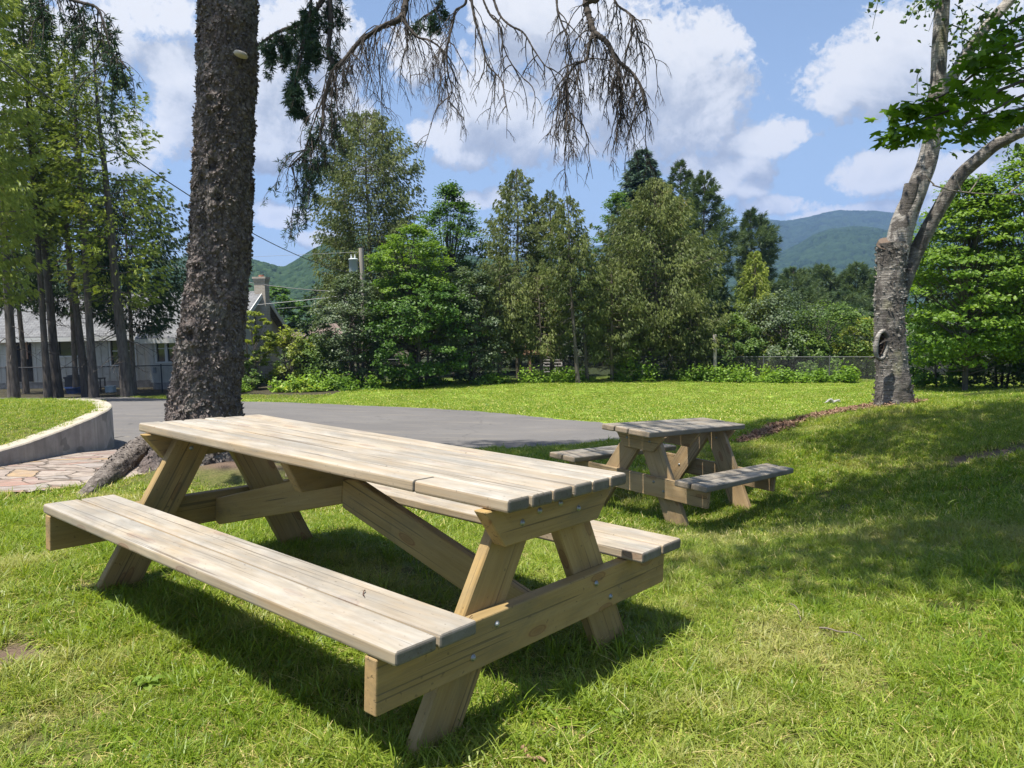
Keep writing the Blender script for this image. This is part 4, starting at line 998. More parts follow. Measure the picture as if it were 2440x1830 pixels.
rm.build('root', rt.pbr(rt.ramp(n_, [(.32, (.04, .033, .028)), (.52, (.14, .118, .10)), (.74, (.30, .265, .23))]), .85, rt.bump(n_, .9, .02), spec=.2), spruce, True)
# shelf fungus
fp = at(574, 131, 6.84); a = np.linspace(0, 2 * math.pi, 20, endpoint=False); fv = []
for s, dz in ((.35, .030), (.8, .022), (1., .004), (.85, -.012), (.3, -.02)):
    fv.append(np.stack([np.cos(a) * .058 * s, np.sin(a) * .075 * s, np.full(20, dz) - np.cos(a) * .012 * s], 1))
fv = np.concatenate(fv) + fp - sp_b
i = np.arange(4)[:, None] * 20; j = np.arange(20)[None]
ff = np.stack([i + j, i + 20 + j, i + 20 + (j + 1) % 20, i + (j + 1) % 20], -1).reshape(-1, 4)
MB().add(fv, [list(q) for q in ff] + [list(range(20)), list(range(99, 79, -1))]).build('bracket_fungus', simple('fungus', (.52, .46, .38), .8, .25, 30, .4), spruce, True, label='pale shelf fungus growing on the trunk')

# drooping limbs with dead pendulous twigs
DEADW = simple('dead_spruce_twigs', (.062, .050, .041), .9, .4, 6)
def needles_on(mb, pts, r, k=5, size=.055):
    n = len(pts); tufts(mb, pts, unit(r.normal(size=(n, 3)) + np.array([0, 0, -.8])), np.full(n, size), k, .0042, np.clip(r.normal(.4, .2, n), 0, 1), r, .9)
def weep(mb, nb, p0, d0, L, r, rad, lvl, green, off, kids=5):
    n = 9 if lvl == 0 else 6; s = np.linspace(0, 1, n); p = [np.array(p0)]; d = np.array(d0); st = L / (n - 1)
    for k in range(n - 1):
        d = unit(d + np.array([0, 0, -.38]) + r.normal(0, .17, 3)); p.append(p[-1] + d * st)
    p = np.array(p); tube(mb, p - off, rad * (1 - .72 * s), 4 if lvl == 0 else 3, False)
    if green > 0 and nb is not None:
        q = on_path(p, r.uniform(.1, 1, int(L * 60 * green) + 1)); needles_on(nb, q - off + r.normal(0, .006, q.shape), r)
    if lvl < 2:
        for k in range(kids if lvl == 0 else 3):
            u = r.uniform(.12, .92); q = on_path(p, np.array([u]))[0]; t = p[min(n - 1, int(u * (n - 1)) + 1)] - p[int(u * (n - 1))]
            sd = unit(unit(t) * .6 + r.normal(0, .65, 3) * np.array([1, 1, .5]))
            weep(mb, nb, q, sd, L * r.uniform(.3, .62) * (1 - .4 * u), r, rad * .62, lvl + 1, green * r.uniform(.3, 1.2), off, kids)
def limb(name, pts, d0, d1, r0, r1, ntw, Ltw, green, seed, root_z=None, kids=5, label=None, s0=.15):
    r = np.random.default_rng(seed); n = len(pts)
    P_ = [at(x, y, d0 + (d1 - d0) * k / max(1, n - 1)) for k, (x, y) in enumerate(pts)]
    if root_z is not None:
        tz = np.array([np.interp(root_z, zz, axx), 7.1, root_z]); m = (tz + P_[0]) / 2 + np.array([0, 0, .35]); P_ = [tz, m] + P_
    path = smooth_path(P_, 12 * len(P_)); mb = MB(); nb = MB() if green > 0 else None
    tube(mb, path - sp_b, np.linspace(r0, r1, len(path)) * (1 + .18 * r.normal(0, 1, len(path)).clip(-1, 1)), 7)
    lo = s0 if root_z is None else max(s0, 1.6 / (len(P_) - 1))
    ntw = int(ntw * 1.3)
    for k in range(ntw):
        u = lo + (1 - lo) * (k + r.uniform(0, 1)) / ntw; q = on_path(path, np.array([u]))[0]
        t = unit(on_path(path, np.array([min(1, u + .03)]))[0] - q + 1e-6); sd = unit(t * .5 + r.normal(0, .6, 3) * np.array([1, 1, .35]))
        weep(mb, nb, q, sd, Ltw * r.uniform(.5, 1.45), r, .0046, 0, green * (r.uniform() < .75) * r.uniform(.4, 1.3), sp_b, kids)
    o = mb.build(name, DEADW, spruce, True, label=label)
    if nb is not None and nb.n: nb.build('needles', F_SPRUCE, o)
    return o
limb('limb', [(785, -60), (786, 0), (788, 56), (783, 123), (792, 157), (772, 243), (768, 299), (747, 348), (712, 377), (690, 398)], 6.6, 6.1, .030, .006, 26, .42, .07, 1, 5.0, label='drooping limb with a few green needles next to the trunk')
limb('limb', [(615, 108), (660, 78), (700, 62), (740, 40), (775, -10)], 6.9, 6.6, .012, .022, 20, .28, 1.3, 2, None, 4, 'short limb thick with green needles', .02)
limb('limb', [(742, -20), (738, 40), (728, 90), (716, 140), (705, 190), (690, 232)], 6.5, 6.3, .014, .005, 20, .24, 1.6, 3, None, 4, 'hanging spray of dark green needles', .05)
limb('limb', [(775, 220), (752, 280), (738, 320), (722, 370)], 6.25, 6.1, .007, .004, 8, .3, .5, 33, None, 4, None, .02)
limb('limb', [(972, -70), (968, -10), (962, 30), (948, 48), (910, 64), (880, 82), (852, 104), (826, 135), (806, 160)], 6.3, 5.9, .036, .012, 30, .60, 0, 4, 5.6, 6, 'thick bare limb with long hanging dead twigs')
limb('limb', [(955, 40), (970, 62), (995, 88), (1020, 95), (1045, 110), (1062, 130)], 6.1, 6.0, .012, .005, 12, .42, 0, 14, None, 5, None, .05)
limb('limb', [(1060, -40), (1050, 5), (1035, 25), (1010, 40)], 6.3, 6.2, .016, .008, 8, .22, .7, 15, None, 4, 'stubby limb end with green needles', .05)
limb('limb', [(1088, -50), (1084, 30), (1073, 80), (1065, 120), (1067, 170), (1077, 215), (1066, 243)], 5.9, 5.8, .013, .004, 16, .36, 0, 5, 5.9, 4)
limb('limb', [(1118, -40), (1130, 40), (1148, 100), (1160, 150), (1186, 180), (1200, 199)], 5.7, 5.6, .010, .003, 9, .34, 0, 6, None, 3)
limb('limb', [(1165, -40), (1188, 30), (1215, 60), (1247, 78), (1272, 118), (1298, 155), (1315, 164)], 5.6, 5.4, .010, .003, 8, .26, 0, 7, None, 3)
limb('limb', [(1140, -30), (1165, 30), (1190, 62), (1200, 110), (1218, 150), (1250, 190)], 5.8, 5.7, .009, .003, 7, .3, 0, 17, None, 3)
limb('limb', [(1382, -70), (1395, 5), (1405, 45), (1415, 75), (1440, 95), (1456, 116), (1466, 140), (1492, 160), (1516, 186), (1530, 215), (1537, 262)], 5.4, 5.1, .030, .005, 36, .36, 0, 8, 6.4, 6, 'outermost bare limb ending in two hanging tassels')
limb('limb', [(1412, 78), (1403, 112), (1397, 142), (1374, 152), (1358, 172), (1348, 204), (1350, 240), (1362, 285)], 5.3, 5.2, .013, .004, 26, .36, 0, 9, None, 6, None, .3)
limb('limb', [(1466, 140), (1476, 190), (1480, 240), (1478, 300)], 5.2, 5.15, .008, .003, 18, .26, 0, 10, None, 5, None, .1)
limb('limb', [(1326, -40), (1328, 20), (1340, 60), (1352, 95), (1346, 150)], 5.4, 5.3, .009, .003, 8, .24, 0, 12, None, 3)
limb('limb', [(1450, -40), (1470, 10), (1502, 34), (1515, 60), (1524, 110)], 5.3, 5.2, .009, .003, 14, .3, 0, 13, None, 5)
limb('limb', [(120, -50), (150, -10), (190, 5), (232, 20), (250, 70), (266, 130), (272, 160)], 5.6, 5.4, .014, .005, 18, .40, .18, 18, None, 4, 'green tipped twigs hanging at the upper left', .05)
limb('limb', [(60, -60), (90, -20), (105, 20), (115, 60)], 5.6, 5.5, .008, .003, 9, .28, .25, 19, None, 4, None, .05)
# living crown above the picture: layered drooping boughs
r_ = np.random.default_rng(77); fm, tb = MB(), MB()
for k in range(92):
    h = 7.4 + 13.3 * (k / 92) ** 1.05; a = k * 2.399 + r_.normal(0, .3); L = (3.3 * (1 - (h - 6) / 17) + .4) * r_.uniform(.7, 1.1)
    away = math.cos(a - math.atan2(.63, .77)); L *= 1 - .45 * max(0, away)
    o_ = np.array([np.interp(h, zz, axx), 7.1, h]); s = np.linspace(0, 1, 7); d = np.array([math.cos(a), math.sin(a), 0])
    bp = o_ + d * (L * s)[:, None]; bp[:, 2] += L * (-.15 * s - .28 * s ** 2); tube(tb, bp - sp_b, np.linspace(.04, .008, 7), 5, False)
    m = int(52 * L); sg = r_.uniform(.2, 1, m); lat = np.array([-d[1], d[0], 0]); so_ = r_.normal(0, .2, m) * L * (1.1 - .6 * sg)
    c = o_ + d * (L * sg)[:, None] + lat * so_[:, None]; c[:, 2] += L * (-.15 * sg - .28 * sg ** 2) - r_.uniform(0, .25, m)
    D = unit(d * .6 + lat * r_.normal(0, .5, (m, 1)) + np.array([0, 0, -.6]) + r_.normal(0, .3, (m, 3)))
    N_ = unit(r_.normal(size=(m, 3))); fans(fm, c - sp_b, D, N_, np.full(m, .24), 7, 2.0, .045, np.clip(r_.normal(.4, .2, m), 0, 1), r_)
tb.build('bough', BARK_GREY, spruce, True); fm.build('crown', F_SPRUCE, spruce)

# ------------------------------------------------------------------ the pruned birch
def birch_bark(name, lo, hi, patch):
    t = NT(name); P0 = t.pos()
    hz = t.noise(t.vmul(P0, (5, 5, 46)), 1.0, 4, .6, .3); l2 = t.noise(t.vmul(P0, (9, 9, 120)), 1.0, 2, .6); pt = t.noise(P0, 3.4, 5, .65, .5); fine = t.noise(P0, 60, 4, .7)
    c = t.mix(t.ramp(hz, [(.3, 0.), (.7, 1.)]), lo, hi)
    c = t.mix(t.ramp(l2, [(.60, 0.), (.68, .8)]), c, (.07, .06, .052))
    c = t.mix(t.ramp(t.math('ADD', t.math('MULTIPLY', pt, .7), t.math('MULTIPLY', t.noise(t.vmul(P0, (7, 7, 1.6)), 1.0, 4, .65, .5), .3)), [(patch, 0.), (patch + .05, .95)]), c, t.mix(fine, (.035, .03, .027), (.17, .15, .13)))  # black bark patches, spread further to imitate shade from the branches
    c = t.mix(t.ramp(t.noise(P0, 2.1, 3), [(.62, 0.), (.75, .35)]), c, (.33, .33, .12))
    return t.pbr(c, .75, t.bump(t.math('ADD', hz, t.math('ADD', pt, fine)), .7, .03), spec=.25)
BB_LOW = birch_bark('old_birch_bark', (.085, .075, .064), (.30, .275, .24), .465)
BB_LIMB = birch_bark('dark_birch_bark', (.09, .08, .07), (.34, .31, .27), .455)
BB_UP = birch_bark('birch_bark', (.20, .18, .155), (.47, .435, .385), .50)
by_ = 10.9
bb0 = at(2130, 960, by_); bb0[2] = float(gz(bb0[0], bb0[1])[0])
birch = empty('birch_tree', bb0, label='grey birch with pruned stubs and a curled bark scar on its trunk', cat='tree')
def blimb(name, pts, dep, mat, sides=40, rough=.16, cap=True, bump=None, n=90, seed=1, **k):
    P_ = [at(x, y, dep + (q[0] if q else 0)) for x, y, w, *q in pts]; W_ = [w * .5 * dep / FPX for x, y, w, *q in pts]
    s = np.linspace(0, 1, n); path = smooth_path(P_, n); rad = np.interp(s, np.linspace(0, 1, len(W_)), W_)
    t_, nn_, b_ = frame_along(path); a = np.linspace(0, 2 * math.pi, sides, endpoint=False)
    q = np.stack([np.cos(a)[None] + 0 * s[:, None], np.sin(a)[None] + 0 * s[:, None], path[:, 2:3] * 2.2 + 0 * a[None]], -1)
    rd = rad[:, None] * (1 + rough * (fbm(q * 1.7, 4, seed) - .5) + .05 * (vnoise(q * np.array([3, 3, 9.]), seed + 5) - .5))
    d = np.cos(a)[None, :, None] * nn_[:, None] + np.sin(a)[None, :, None] * b_[:, None]
    v = path[:, None] + rd[..., None] * d
    if bump:
        for (x, y, rr, amt, dd) in bump:
            c = at(x, y, dep + dd); g_ = np.exp(-((v - c) ** 2).sum(-1) / rr ** 2); v = v + (g_ * amt)[..., None] * d
    i = np.arange(n - 1)[:, None] * sides; j = np.arange(sides)[None]
    mb = MB().add(v.reshape(-1, 3) - bb0, np.stack([i + j, i + (j + 1) % sides, i + sides + (j + 1) % sides, i + sides + j], -1).reshape(-1, 4))
    if cap: mb.add(v[-1] - bb0, np.arange(sides)[None])
    return mb.build(name, mat, birch, True, **k), v
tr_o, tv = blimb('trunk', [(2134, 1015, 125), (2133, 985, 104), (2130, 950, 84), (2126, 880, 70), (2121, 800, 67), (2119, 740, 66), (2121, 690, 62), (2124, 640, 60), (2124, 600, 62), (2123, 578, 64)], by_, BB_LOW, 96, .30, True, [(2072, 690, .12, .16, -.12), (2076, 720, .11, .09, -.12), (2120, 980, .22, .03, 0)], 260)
# cut face of the stub, tilted to the viewer
cf = tv[-1].mean(0); a = np.linspace(0, 2 * math.pi, 28, endpoint=False)
tt_ = NT('cut_wood'); dd_ = tt_.noise(tt_.pos(), 40, 4)
CUT = tt_.pbr(tt_.mix(dd_, (.075, .05, .036), (.17, .125, .09)), .85, tt_.bump(dd_, .5, .01))
fv = np.stack([np.cos(a) * .165, np.sin(a) * .15 * .8, np.sin(a) * .07 + .012], 1); lip = np.stack([np.cos(a) * .19, np.sin(a) * .165, np.sin(a) * .075 - .05], 1)
MB().add(np.vstack([fv * .97, fv, lip]) + cf - bb0, [list(range(28))] + [[28 + k, 56 + k, 56 + (k + 1) % 28, 28 + (k + 1) % 28] for k in range(28)] + [[k, 28 + k, 28 + (k + 1) % 28, (k + 1) % 28] for k in range(28)]).build('pruned_stub', CUT, birch, label='wide sawn stub facing up')
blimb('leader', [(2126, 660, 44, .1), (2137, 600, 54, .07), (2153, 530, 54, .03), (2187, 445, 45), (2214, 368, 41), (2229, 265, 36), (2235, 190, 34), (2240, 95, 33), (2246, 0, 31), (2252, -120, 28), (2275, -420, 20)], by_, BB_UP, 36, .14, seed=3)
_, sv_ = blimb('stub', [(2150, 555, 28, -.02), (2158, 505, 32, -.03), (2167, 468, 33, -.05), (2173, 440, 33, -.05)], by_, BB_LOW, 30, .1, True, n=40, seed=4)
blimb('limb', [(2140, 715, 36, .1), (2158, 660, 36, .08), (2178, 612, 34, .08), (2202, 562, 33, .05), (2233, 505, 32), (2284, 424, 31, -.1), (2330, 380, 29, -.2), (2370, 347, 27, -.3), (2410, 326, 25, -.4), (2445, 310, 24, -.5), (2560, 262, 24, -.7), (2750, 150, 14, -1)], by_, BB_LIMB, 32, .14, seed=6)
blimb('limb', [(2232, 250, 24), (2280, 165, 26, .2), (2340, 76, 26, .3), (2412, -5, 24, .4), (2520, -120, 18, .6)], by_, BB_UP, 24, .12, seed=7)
# the curled scar
sc_c = at(2098, 822, by_ - .30); a = np.linspace(.55, 6.55, 34); tl = np.array([.25, 0, 1.]); sx = unit(np.array([1., .28, 0]))
sp = sc_c + sx * (np.cos(a) * .092)[:, None] + np.array([.06, -.05, 1.0]) * (np.sin(a) * .19)[:, None] + np.array([0, -.03, 0])
mb = MB(); tube(mb, sp - bb0, .026 + .010 * np.sin(a * 1.5) ** 2, 9)
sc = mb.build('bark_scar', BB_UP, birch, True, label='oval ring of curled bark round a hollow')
hv = sc_c + sx * (np.cos(a) * .08)[:, None] + np.array([.06, -.05, 1.0]) * (np.sin(a) * .17)[:, None] + np.array([0, .012, 0])
mb = MB().add(np.vstack([hv, (sc_c + np.array([.02, .09, 0]))[None]]) - bb0, [[k, k + 1, len(hv)] for k in range(len(hv) - 1)])
for k in range(5):
    e = sc_c + sx * r_.uniform(-.05, .05) + np.array([0, -.01, r_.uniform(-.15, .13)]); tube(mb, np.array([e, e + r_.normal(0, .05, 3), e + r_.normal(0, .07, 3)]) - bb0, [.012, .01, .004], 5)
mb.build('hollow', simple('hollow_wood', (.055, .038, .03), .9, .5, 30), sc)
# curls of peeling bark
r_ = np.random.default_rng(31); n = 1500; k = r_.integers(6, 250, n); j = r_.integers(0, 96, n); C = tv[k, j]; O = unit(C - tv[k].mean(1)); T = unit(np.cross(O, np.array([0, 0, 1.]) + 0 * O))
A = unit(T * r_.choice([-1, 1], (n, 1)) + O * r_.uniform(.1, .8, (n, 1)) + r_.normal(0, .25, (n, 3))); L = r_.uniform(.02, .07, n)
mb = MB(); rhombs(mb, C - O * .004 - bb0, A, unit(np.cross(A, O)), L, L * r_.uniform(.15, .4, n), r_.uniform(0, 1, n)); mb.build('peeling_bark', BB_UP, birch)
# hanging birch leaves
F_BIRCH = leaf_mat('birch_leaves', (.030, .070, .014), (.085, .145, .028), None, .35, .35)
fm, tw = MB(), MB(); r_ = np.random.default_rng(8); Cs = []
def birch_spray(px, py, dep, n, L):
    p0 = at(px, py, dep); d = unit(np.array([r_.normal(0, .7), r_.normal(0, .7), -.25])); p = [p0]
    for k in range(7): d = unit(d + np.array([0, 0, -.25]) + r_.normal(0, .15, 3)); p.append(p[-1] + d * L / 7)
    p = np.array(p); tube(fm, p - bb0, np.linspace(.008, .003, 8), 4, False, fa=.1); Cs.append(on_path(p, r_.uniform(0.05, 1, n)) + r_.normal(0, .07, (n, 3)))
for px, py, n, L in [(2215, 2, 16, .35), (2190, 8, 14, .3), (2275, 10, 40, .9), (2300, 30, 44, .9), (2325, 15, 44, .9), (2290, 90, 40, .8), (2310, 130, 40, .8), (2270, 150, 30, .6), (2340, 60, 40, .7), (2365, 20, 30, .5), (2215, 110, 6, .2), (2195, 165, 12, .35), (2210, 205, 14, .35), (2225, 300, 10, .3), (2250, 310, 12, .35), (2290, 250, 26, .6), (2330, 300, 26, .6), (2390, 250, 30, .7), (2430, 290, 30, .6), (2420, 90, 30, .7), (2390, 150, 30, .7), (2270, 60, 40, .7), (2430, 5, 30, .6)]:
    birch_spray(px, py, by_ + r_.uniform(-.5, .5), n, L)
for k in range(150):
    birch_spray(r_.uniform(2150, 2900), r_.uniform(-900, -60), by_ + r_.uniform(-1.8, 1.8), 45, 1.0)
C = np.concatenate(Cs); leaves(fm, C - bb0, unit(r_.normal(size=(len(C), 3)) + np.array([0, -.3, .3])), .075, clumpfa(C, r_), r_, .38)
fm.build('crown', F_BIRCH, birch)
# thin bare twigs crossing the limb
mb = MB()
for pts in ([(2222, 441), (2260, 452), (2300, 458), (2350, 462), (2440, 463)], [(2226, 440), (2214, 428), (2206, 418)], [(2290, 455), (2282, 436), (2276, 415)], [(2310, 458), (2330, 430), (2338, 412)], [(2405, 460), (2440, 430), (2455, 415)]):
    tube(mb, smooth_path([at(x, y, by_ - .35) for x, y in pts], 14) - bb0, np.linspace(.011, .005, 14), 5)
mb.build('bare_twig', TWIG, birch)

# ------------------------------------------------------------------ the near maple, its trunk outside the picture
F_MAPN = leaf_mat('near_maple_leaves', (.075, .165, .014), (.155, .275, .024), (.21, .31, .04), .62, .35, .38)
mp_b = np.array([5.3, 3.4, float(gz(5.3, 3.4)[0])])
maple = empty('maple_tree', mp_b, label='maple reaching in from the right with large lobed leaves in front of the birch', cat='tree')
lobe = []
for k in range(5):
    c = R(-120 + 60 * k + 0); Lk = [.55, .85, 1.0, .85, .55][k]
    if k == 0: lobe.append((R(-168), .22))
    lobe += [(c - R(17), Lk * .70), (c, Lk), (c + R(17), Lk * .70)]
    lobe.append((c + R(30), .40 if k < 4 else .25))
LOBE = np.array([(l * math.sin(a), l * math.cos(a)) for a, l in lobe])
def maple_leaves(mb, C, N, size, fa, r):
    m = len(LOBE)
    T = unit(np.cross(N, rand_dirs(r, len(C))) + np.array([0, 0, -.25])); S = unit(np.cross(N, T)); N_ = np.cross(T, S)
    fold = np.abs(LOBE[:, 0]) * .22
    v = C[:, None] + size[:, None, None] * (LOBE[None, :, 0, None] * S[:, None] + LOBE[None, :, 1, None] * T[:, None] - fold[None, :, None] * N_[:, None])
    n = len(C); ctr = C + T * (size * .02)[:, None]
    V = np.concatenate([v, ctr[:, None]], 1).reshape(-1, 3); base = np.arange(n)[:, None] * (m + 1)
    k = np.arange(m); F = np.stack([base + k, base + (k + 1) % m, base + m + 0 * k], -1).reshape(-1, 3)
    mb.add(V, F, fa=np.repeat(fa, m))
r_ = np.random.default_rng(21); fm, tw = MB(), MB()
tp = smooth_path([mp_b + np.array([0, 0, -.2]), mp_b + np.array([.0, 0, 1.6]), mp_b + np.array([-.1, .1, 3.4]), mp_b + np.array([-.5, .3, 6]), mp_b + np.array([-1, .4, 9.5])], 24)
tube(tw, tp - mp_b, np.linspace(.17, .03, 24), 12)
Cs, Ns = [], []
def mspray(pts, dep, n, wid):
    P_ = smooth_path([at(x, y, dep + q) if not isinstance(x, np.ndarray) else x for x, y, q in pts], 20)
    tube(tw, P_ - mp_b, np.linspace(.012, .003, 20), 5, False)
    s = r_.uniform(.25, 1, n) ** .8; c = on_path(P_, s) + r_.normal(0, 1, (n, 3)) * np.array([wid, wid, wid * .38]) * (1.15 - .75 * s)[:, None] - np.array([0, 0, .03])
    Cs.append(c); Ns.append(unit(np.array([0, -.25, 1.]) + r_.normal(0, .42, (n, 3))))
for pts, n, w in [([(2560, 60, 0), (2400, 120, 0), (2330, 170, 0), (2270, 215, .1), (2200, 245, .1), (2125, 262, .1)], 120, .13),
                  ([(2560, 150, .2), (2420, 200, .2), (2320, 240, .2), (2230, 275, .1), (2160, 300, 0), (2115, 325, 0)], 120, .13),
                  ([(2600, 40, -.3), (2450, 90, -.3), (2390, 110, -.2), (2330, 140, -.1)], 90, .14),
                  ([(2600, 180, -.3), (2460, 220, -.3), (2390, 250, -.2), (2310, 290, -.2), (2290, 320, -.2)], 90, .13),
                  ([(2640, 240, .1), (2480, 250, .1), (2420, 262, .1), (2360, 285, .1)], 70, .12),
                  ([(2600, 0, .3), (2460, 30, .3), (2400, 60, .3), (2360, 100, .3)], 60, .12),
                  ([(2650, 100, .5), (2500, 140, .5), (2420, 170, .5), (2340, 205, .5), (2290, 235, .5)], 90, .13)]:
    mspray(pts, 4.6, n, w)
# upper boughs, out of the picture, placed so their shade dapples the lawn
SH = np.array([(1.1, 4.1), (1.5, 5.0), (2.0, 5.9), (3.1, 8.2), (4.2, 9.8), (6.5, 10.2), (7.4, 8.5), (5.0, 4.6), (3.4, 3.9), (2.2, 3.65)])
for k in range(420):
    g_ = np.array([r_.uniform(1, 7.4), r_.uniform(3.6, 10.2)])
    if not in_poly(g_[0], g_[1], SH) or fbm(np.array([g_[0] * .9, g_[1] * .9, 3.]), 3, 5) < .405: continue
    h = r_.uniform(5.2, 8.6); e = np.array([g_[0] - .263 * h, g_[1] - .216 * h, h])
    if e[2] < 2.1 + .42 * e[1]: continue
    o_ = on_path(tp, np.array([min(1, (h - 1.8) / 9.0)]))[0]
    P_ = smooth_path([o_, (o_ + e) / 2 + np.array([0, 0, .35]), e], 10); tube(tw, P_ - mp_b, np.linspace(.035, .006, 10), 5, False)
    n = 120; q = rand_dirs(r_, n) * (r_.uniform(0, 1, (n, 1)) ** .5) * np.array([.75, .75, .3]); Cs.append(e + q); Ns.append(unit(np.array([0, 0, 1.]) + r_.normal(0, .4, (n, 3))))
for k in range(0):
    h = r_.uniform(4.4, 9.0); u = r_.uniform(.25, 1); o_ = on_path(tp, np.array([min(1, (h - 1.5) / 9.0)]))[0]
    e = np.array([r_.uniform(.3, 4.9), r_.uniform(2.6, 6.6), h]); 
    if e[0] < 1.4 and e[1] < 3.9: continue
    P_ = smooth_path([o_, (o_ + e) / 2 + np.array([0, 0, .35]), e], 10); tube(tw, P_ - mp_b, np.linspace(.035, .006, 10), 5, False)
    n = 75; q = rand_dirs(r_, n) * (r_.uniform(0, 1, (n, 1)) ** .5) * np.array([.85, .85, .3]); Cs.append(e + q); Ns.append(unit(np.array([0, 0, 1.]) + r_.normal(0, .4, (n, 3))))
C = np.concatenate(Cs); N_ = np.concatenate(Ns)
maple_leaves(fm, C - mp_b, N_, r_.uniform(.045, .078, len(C)), clumpfa(C, r_, 2.), r_)
tw.build('trunk', BARK_GREY, maple, True); fm.build('crown', F_MAPN, maple)
# ------------------------------------------------------------------ white house behind the cedars
def siding():
    t = NT('white_siding'); n = t.noise(t.pos(), 3, 4); m = t.noise(t.vmul(t.pos(), (12, 12, .8)), 1, 4)
    c = t.mix(t.ramp(n, [(.3, 0.), (.7, 1.)]), (.45, .43, .38), (.56, .54, .48)); c = t.mix(t.ramp(m, [(.5, 0.), (.75, .4)]), c, (.27, .265, .24))
    return t.pbr(c, .7)
SIDING = siding(); TRIM = simple('white_trim', (.58, .58, .56), .6, .06)
def shingles(name, a, b):
    t = NT(name); P0 = t.obj(); br = t.n('ShaderNodeTexBrick', {'Vector': t.vmul(P0, (1, 1.12, 0)), 'Scale': 1.0, 'Mortar Size': .012, 'Color1': (*a, 1), 'Color2': (*b, 1), 'Mortar': (*[k * .45 for k in a], 1)})
    br.inputs['Brick Width'].default_value = .32; br.inputs['Row Height'].default_value = .14
    n = t.noise(t.pos(), 2.2, 5, .7); c = t.mix(t.ramp(n, [(.35, .5), (.6, 0.)]), br.outputs[0], tuple(.5 * k for k in a))
    return t.pbr(c, .9, t.bump(br.outputs[1], -.4, .02))
ROOF = shingles('grey_shingles', (.15, .152, .157), (.21, .212, .215)); ROOFB = shingles('brown_shingles', (.17, .125, .10), (.22, .165, .135))
GLASS = NT('window_glass').pbr((.025, .03, .033), .08, None, spec=.6); DARK = simple('dark_interior', (.012, .011, .010), .8)
def quad(mb, *p): mb.add(np.array(p), np.array([[0, 1, 2, 3]]) if len(p) == 4 else [list(range(len(p)))])
hz0 = -1.75
house = empty('white_house', (-17.5, 40, hz0), label='white board-and-batten house with a grey shingle roof behind the cedar row', cat='house')
H0 = np.array([-17.5, 40, hz0])
def wall_panel(mb, x0, x1, y, z0, z1, step=.30, holes=()):
    """a battened wall facing the camera, left open at the windows"""
    xs = sorted({x0, x1, *[h[0] for h in holes], *[h[1] for h in holes]})
    for a, b in zip(xs[:-1], xs[1:]):
        hs = [h for h in holes if h[0] <= a + 1e-6 and h[1] >= b - 1e-6]
        segs = [(z0, z1)] if not hs else [(z0, hs[0][2]), (hs[0][3], z1)]
        for q0, q1 in segs: box(mb, ((a + b) / 2, y + .06, (q0 + q1) / 2), (b - a, .12, q1 - q0))
    x = x0 + step / 2
    while x < x1 - .03:
        hs = [h for h in holes if h[0] - .05 < x < h[1] + .05]
        segs = [(z0, z1)] if not hs else [(z0, hs[0][2] - .08), (hs[0][3] + .08, z1)]
        for q0, q1 in segs: box(mb, (x, y - .011, (q0 + q1) / 2), (.045, .022, q1 - q0 - .004))
        x += step
def window(parent, x0, x1, y, z0, z1, off, bars=1, halves=True):
    mb = MB(); w = .075; xc, zc = (x0 + x1) / 2, (z0 + z1) / 2
    box(mb, (x0 - w / 2, y - .03, zc), (w, .06, z1 - z0 + 2 * w)); box(mb, (x1 + w / 2, y - .03, zc), (w, .06, z1 - z0 + 2 * w))
    box(mb, (xc, y - .03, z1 + w / 2), (x1 - x0 - .002, .056, w)); box(mb, (xc, y - .045, z0 - w / 2), (x1 - x0 - .002, .09, w))
    for k in range(1, bars + 1): box(mb, (x0 + (x1 - x0) * k / (bars + 1), y - .012, zc), (.13, .05, z1 - z0 - .002))
    if halves:
        n = bars + 1; sw = (x1 - x0) / n
        for k in range(n): box(mb, (x0 + sw * (k + .5), y + .012, zc + .04), (sw - .134, .03, .045))
    for p in mb.v: p -= off
    wf = mb.build('window', TRIM, parent)
    g = MB(); box(g, (xc, y + .075, zc), (x1 - x0, .02, z1 - z0)); g.v[0] -= off; g.build('pane', GLASS, wf)
    return wf
yR, yL, yrid, yB = 37.0, 38.7, 41.4, 46.0
xg, xc_, xl = -13.5, -17.15, -26.0
eR, eL, zr = .72, .95, 2.86
wb = -1.55
W1_ = (-16.85, -15.95, -.55, .62); W2_ = (-21.2, -20.8, .0, .75)
mb = MB(); wall_panel(mb, xc_, xg, yR, wb, eR, .22, [W1_]); wall_panel(mb, xl, xc_ - .002, yL, wb, eL, .36, [(-22.5, -21.4, -.25, .72), (-19.9, -18.7, -.75, .55)])
box(mb, (xc_ - .06, (yR + yL) / 2 + .07, (wb + eR) / 2), (.12, yL - yR - .02, eR - wb))
# gable wall on the chimney side
zt_ = lambda y: eR + (zr - .14 - eR) * (1 - abs(y - yrid) / (yrid - yR))
quad(mb, (xg, yR, wb), (xg, yB - .2, wb), (xg, yB - .2, eR), (xg, yrid, zr - .16), (xg, yR, eR))
for p in mb.v: p -= H0
house_w = mb.build('wall', SIDING, house)
mb = MB(); box(mb, ((xc_ + xg) / 2, yR + .1, wb - .42), (xg - xc_ - .04, .2, .82)); box(mb, ((xl + xc_) / 2 - .2, yL + .1, wb - .42), (xc_ - xl - .4, .2, .82))
for p in mb.v: p -= H0
mb.build('foundation', CONC, house)
